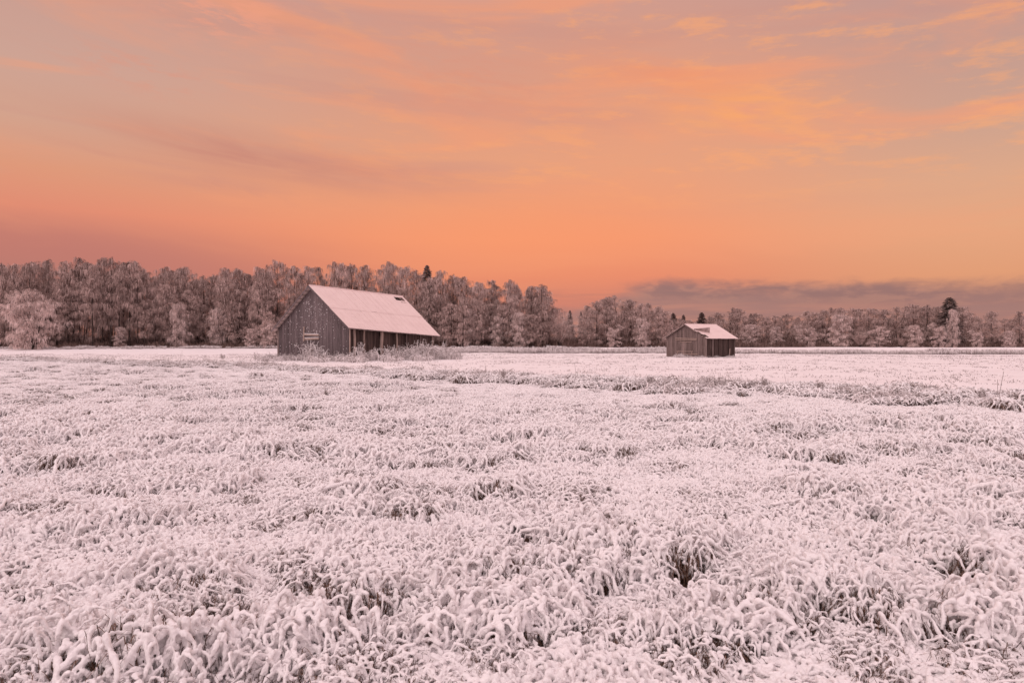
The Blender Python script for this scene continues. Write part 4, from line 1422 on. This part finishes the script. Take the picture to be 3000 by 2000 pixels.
base0, base1 = S3(0.015, 0.60, 0.05), S3(0.33, 0.36, 0.05)
top0, top1 = S3(0.0, 0.60, 0.05) + np.array([-0.02, -0.25, 0.06]), S3(0.33, 0.36, 0.05) + np.array([0.0, -0.2, 0.62])
n = 9
rows_ = []
for j in range(4):
    f = j / 3
    rows_.append([(base0 * (1 - q) + base1 * q) * (1 - f) + (top0 * (1 - q) + top1 * q) * f + np.array([0, -0.05 * math.sin(f * PI), 0]) for q in np.linspace(0, 1, n)])
G = np.array(rows_)
a_ = G.reshape(-1, 3)
idx = np.arange(4 * n).reshape(4, n)
Q = np.stack([idx[:-1, :-1], idx[:-1, 1:], idx[1:, 1:], idx[1:, :-1]], -1).reshape(-1, 4)
mb.add(a_, Q, 0.5)
fl_ = mb.build("bent_sheet", M_SHEET, lato)
sd = fl_.modifiers.new("thick", 'SOLIDIFY'); sd.thickness = 0.012
fl_['label'] = "grey roof sheet bent upwards at the torn corner"
# door: two leaves, lintel beam above
mb = MB()
S_.planks(mb, 'v', -0.05, 1.75, 2.55, lambda q: 1.62, w=0.14, z0=0.25, tone=(0.1, 0.4))
d1 = mb.build("door", M_WOOD_BROWN, lato)
mb = MB()
S_.planks(mb, 'v', -0.05, 2.57, 3.35, lambda q: 1.66, w=0.14, z0=0.25, tone=(0.6, 1.0))
d2 = mb.build("door", M_WOOD_BROWN, lato)
mb = MB()
S_.beam(mb, 1.15, -0.11, 4.05, -0.11, 2.04, 2.12, 0.06, 0.10, 0.8)
S_.beam(mb, 1.2, -0.11, 4.05, -0.11, 1.90, 1.94, 0.06, 0.10, 0.4)
mb.build("lintel_beam", M_WOOD_PALE, lato)
mb = MB()
S_.beam(mb, 1.85, -0.12, 3.35, -0.12, 1.69, 1.72, 0.05, 0.08, 0.7)
mb.build("door_rail", M_WOOD_PALE, lato)
mb = MB()
mb.box(S_.p(3.40, -0.10, 0.0), np.append(S_.v * 0.07, 0), np.append(S_.u * 0.04, 0), (0, 0, 1.75), 0.6)
mb.box(S_.p(1.64, -0.10, 0.0), np.append(S_.v * 0.07, 0), np.append(S_.u * 0.04, 0), (0, 0, 1.75), 0.6)
mb.build("door_frame", M_WOOD_BROWN, lato)

# old timber lying before the small barn's door
tim = empty("timber_rail", (0, 0, 0))
c0 = S_.p(2.4, -0.5, 0.0) + S_.org
tim.location = (c0[0], c0[1], 0)
tag(tim, "low snow topped wooden rail standing before the small barn's door", "wooden rail")
mb = MB()
va = np.append(S_.v, 0); ua = np.append(S_.u, 0)
mb.box(va * -1.0 - ua * .03, va * 2.2, ua * 0.06, (0, 0, 0.0001 + 0.07), 0.7); mb.v[-1][:, 2] += 0.62
mb.build("rail", M_WOOD_PALE, tim)
mb = MB()
mb.box(va * -1.7 - ua * .12, va * 2.4, ua * 0.07, (0, 0, 0.08), 0.8); mb.v[-1][:, 2] += 0.33
mb.build("rail", M_WOOD_PALE, tim)
for q in (-0.9, 0.15, 1.0):
    mb = MB()
    mb.box(va * q - ua * .05, va * 0.09, ua * 0.045, (0, 0, 0.66 + (0.38 if q == 0.15 else 0)), 0.6)
    mb.build("upright", M_WOOD_PALE, tim)


# ------------------------------------------------------------------ weeds round the barns and single dry stalks
def weed_mesh(seed, H, Wd, n, thick=0.016, arch=0.5):
    rng = np.random.default_rng(seed)
    mb = MB()
    r = Wd * 0.5 * np.sqrt(rng.uniform(0, 1, n)); th = rng.uniform(0, 6.3, n)
    q0 = np.stack([r * np.cos(th), r * np.sin(th) * 0.6, np.zeros(n)], -1)
    t = np.linspace(0, 1, 8)[None, :]
    hh = rng.uniform(0.35, 1.0, n)[:, None] * H
    hook = rng.uniform(0, 1, n)[:, None] * arch
    Q = q0[:, None, :] + unit2(rng.uniform(0, 6.3, n))[:, None, :] * (hh * (0.12 + hook) * t ** 2)[..., None]
    Q[..., 2] += hh * (t - hook * 0.95 * t ** 4)
    mb.tubes(Q, thick * np.linspace(0.8, 1.1, 8)[None, :] * rng.uniform(0.5, 1.3, n)[:, None], 4, np.clip(rng.normal(0.62, 0.3, n), 0, 1))
    m = n * 3                                  # side sprigs
    k = rng.integers(0, n, m); f = rng.integers(3, 8, m)
    b = Q[k, f]
    L = rng.uniform(0.06, 0.28, m)
    t3 = np.linspace(0, 1, 3)[None, :]
    D = unit2(rng.uniform(0, 6.3, m))
    S0 = b[:, None, :] + D[:, None, :] * (L[:, None] * t3)[..., None]
    S0[..., 2] += L[:, None] * (0.5 * t3 - 0.7 * t3 ** 2)
    mb.tubes(S0, np.full((m, 3), thick * 0.6), 3, np.clip(rng.normal(0.7, 0.25, m), 0, 1))
    return mb.mesh("weeds", [M_FROSTBLADE])


WEED = [weed_mesh(900, 1.6, 2.0, 60), weed_mesh(901, 1.2, 2.6, 80, arch=0.8), weed_mesh(902, 1.0, 2.4, 90, arch=1.0), weed_mesh(903, 1.5, 1.4, 34, arch=0.35), weed_mesh(904, 1.7, 3.2, 190, thick=0.013, arch=0.7)]


def weeds(px, Y, var, s, label, cat="weeds", group=None, sz=1.0, name="weed_clump"):
    x = (px - 1500) / 2000 * Y
    o = bpy.data.objects.new(name, WEED[var])
    COL.objects.link(o)
    o.location = (x, Y, float(ground_z(x, Y)) - 0.03)
    o.scale = (s, s, s * sz)
    o.rotation_euler = (0, 0, (px * 0.37) % 6.28)
    return tag(o, label, cat, group)


GB = "frosted weeds round the large barn"
for px, Y, var, s, sz, lab in [
    (775, 64.5, 2, 1.0, 0.9, "low frosted weeds sticking out left of the large barn's gable"),
    (830, 63.2, 1, 0.9, 0.8, "low arching frosted weeds at the gable's left corner"),
    (870, 62.0, 2, 1.0, 0.8, "flattened frosted weeds under the left boards of the gable"),
    (905, 60.8, 0, 1.15, 1.15, "tall dark frosted weed bush standing before the large barn's door"),
    (940, 60.4, 3, 1.0, 1.0, "thin upright frosted weeds just right of the door bush"),
    (968, 59.6, 1, 1.0, 0.8, "arching frosted weeds under the right half of the gable"),
    (1005, 59.0, 2, 1.1, 0.9, "bent frosted weeds at the barn's near corner"),
    (1052, 59.4, 3, 1.05, 1.15, "upright curled frosted weeds by the first pale post"),
    (1078, 60.4, 1, 1.1, 0.9, "arching frosted weeds between the first two pale posts"),
    (1115, 60.6, 1, 1.2, 1.0, "arching frosted weeds at the foot of the widest pale post"),
    (1150, 61.5, 0, 1.0, 1.0, "curled frosted weeds right of the widest pale post"),
    (1190, 62.5, 4, 1.0, 0.9, "dense frosted weeds in front of the dark long wall"),
    (1228, 63.0, 4, 1.15, 1.05, "tall dense frosted thicket near the long wall's far end"),
    (1265, 64.0, 4, 1.2, 0.95, "wide frosted thicket at the barn's far right corner"),
    (1308, 63.0, 4, 1.0, 0.75, "low grey frosted thicket spreading right of the barn"),
    (1235, 60.0, 2, 1.3, 0.8, "low flattened weeds in front of the right thicket"),
    (1150, 58.0, 2, 1.2, 0.8, "low flattened weeds before the barn's long wall"),
    (1040, 56.0, 2, 1.3, 0.7, "loose frosted grass heap in front of the barn's near corner"),
    (930, 56.5, 2, 1.3, 0.7, "loose frosted grass heap in front of the gable"),
    (800, 60.0, 2, 1.2, 0.6, "loose frosted grass left in front of the gable"),
]:
    weeds(px, Y, var, s, lab, "weeds", GB, sz)
for px, Y, var, s, sz, lab in [
    (1990, 73.2, 2, 0.7, 0.9, "snowy grass heap left of the small barn's door"),
    (2012, 72.8, 1, 0.5, 0.7, "frosted weeds under the small barn's door rail"),
    (2052, 73.0, 2, 0.6, 0.6, "low frosted weeds at the small barn's near corner"),
    (2140, 76.5, 2, 0.5, 0.7, "low frosted weeds at the small barn's right end"),
    (2095, 75.0, 1, 0.45, 0.6, "sparse frosted weeds along the small barn's dark wall"),
]:
    weeds(px, Y, var, s, lab, "weeds", "frosted weeds round the small barn", sz)


def stalk_mesh(seed, H, plume=True, hooked=False):
    rng = np.random.default_rng(seed)
    mb = MB()
    for j in range(3 if plume else 2):
        h = H * rng.uniform(0.7, 1.0)
        t = np.linspace(0, 1, 7)
        ax = rng.normal(0, 0.10, 2)
        P_ = np.stack([ax[0] * t * h + rng.normal(0, 0.04), ax[1] * t * h + 0 * t, t * h], -1)
        if hooked and j == 0:
            P_[-2:, 0] += np.array([0.10, 0.26]) * H * 0.5; P_[-1, 2] -= 0.12 * H
        mb.tubes(P_, np.linspace(0.008, 0.006, 7), 5, 0.35)
        if plume:
            n = 40
            f = rng.uniform(0.55, 1.0, n)
            b = np.stack([np.interp(f, t, P_[:, i]) for i in range(3)], -1)
            D = unit2(rng.uniform(0, 6.3, n)); L = rng.uniform(0.03, 0.10, n) * (1.25 - f)[:] * 2.2
            t3 = np.linspace(0, 1, 3)[None, :]
            S0 = b[:, None, :] + D[:, None, :] * (L[:, None] * t3)[..., None]
            S0[..., 2] += L[:, None] * t3 * 0.9
            mb.tubes(S0, np.full((n, 3), 0.007), 4, np.clip(rng.normal(0.5, 0.25, n), 0, 1))
    return mb.mesh("stalk", [M_FROSTBLADE])


STALK = [stalk_mesh(950, 0.85), stalk_mesh(951, 0.7, False, True), stalk_mesh(952, 0.6), stalk_mesh(953, 0.9, False)]
for px, py, var, s, lab in [
    (1473, 1128, 0, 0.85, "short bushy dry stalk on the verge below the wood's right end"),
    (1428, 1118, 3, 0.9, "single thin dry stem left of the short bushy stalk"),
    (1690, 1132, 3, 1.0, "thin pale stem standing in the verge left of the small barn"),
    (1660, 1136, 1, 0.9, "bent over dry stalk in the verge left of the small barn"),
    (1905, 1146, 2, 1.0, "drooping plumed stalk on the verge below the small barn's left corner"),
    (2236, 1160, 0, 0.75, "plumed dry stalk on the verge right of the small barn"),
    (2252, 1162, 1, 0.9, "hooked stalk next to the plumed one right of the small barn"),
    (2308, 1162, 3, 0.75, "bare leaning stem midway along the right verge"),
    (2398, 1168, 0, 0.7, "dark upright plumed stalk on the right verge"),
    (2202, 1158, 2, 0.8, "short plumed stalk left of the pair on the right verge"),
    (2460, 1172, 1, 0.8, "folded dry blade on the right verge"),
    (2922, 1195, 3, 1.0, "tall thin stem at the verge's right end"),
    (2962, 1200, 1, 0.9, "nodding stalk with a snow cap near the photo's right edge"),
    (2880, 1192, 2, 0.8, "brown ragged stalk left of the tall thin stem at the verge's right end"),
    (650, 1068, 0, 1.0, "dark plumed stalk on the verge left of the large barn"),
    (528, 1066, 3, 1.1, "bare thin stem on the verge midway to the left edge"),
    (600, 1066, 1, 1.2, "arched dry stem on the verge left of the dark plumed stalk"),
    (70, 1050, 1, 1.4, "hooked stem at the verge's left end"),
]:
    x, Y = pix_ground(px, py)
    o = bpy.data.objects.new("dry_stalk", STALK[var])
    COL.objects.link(o)
    o.location = (x, Y, float(ground_z(x, Y)) - 0.02)
    o.scale = (s,) * 3
    o.rotation_euler = (0, 0, (px * 0.7) % 6.28)
    tag(o, lab, "dry stalk", "dry stalks along the ditch verge")
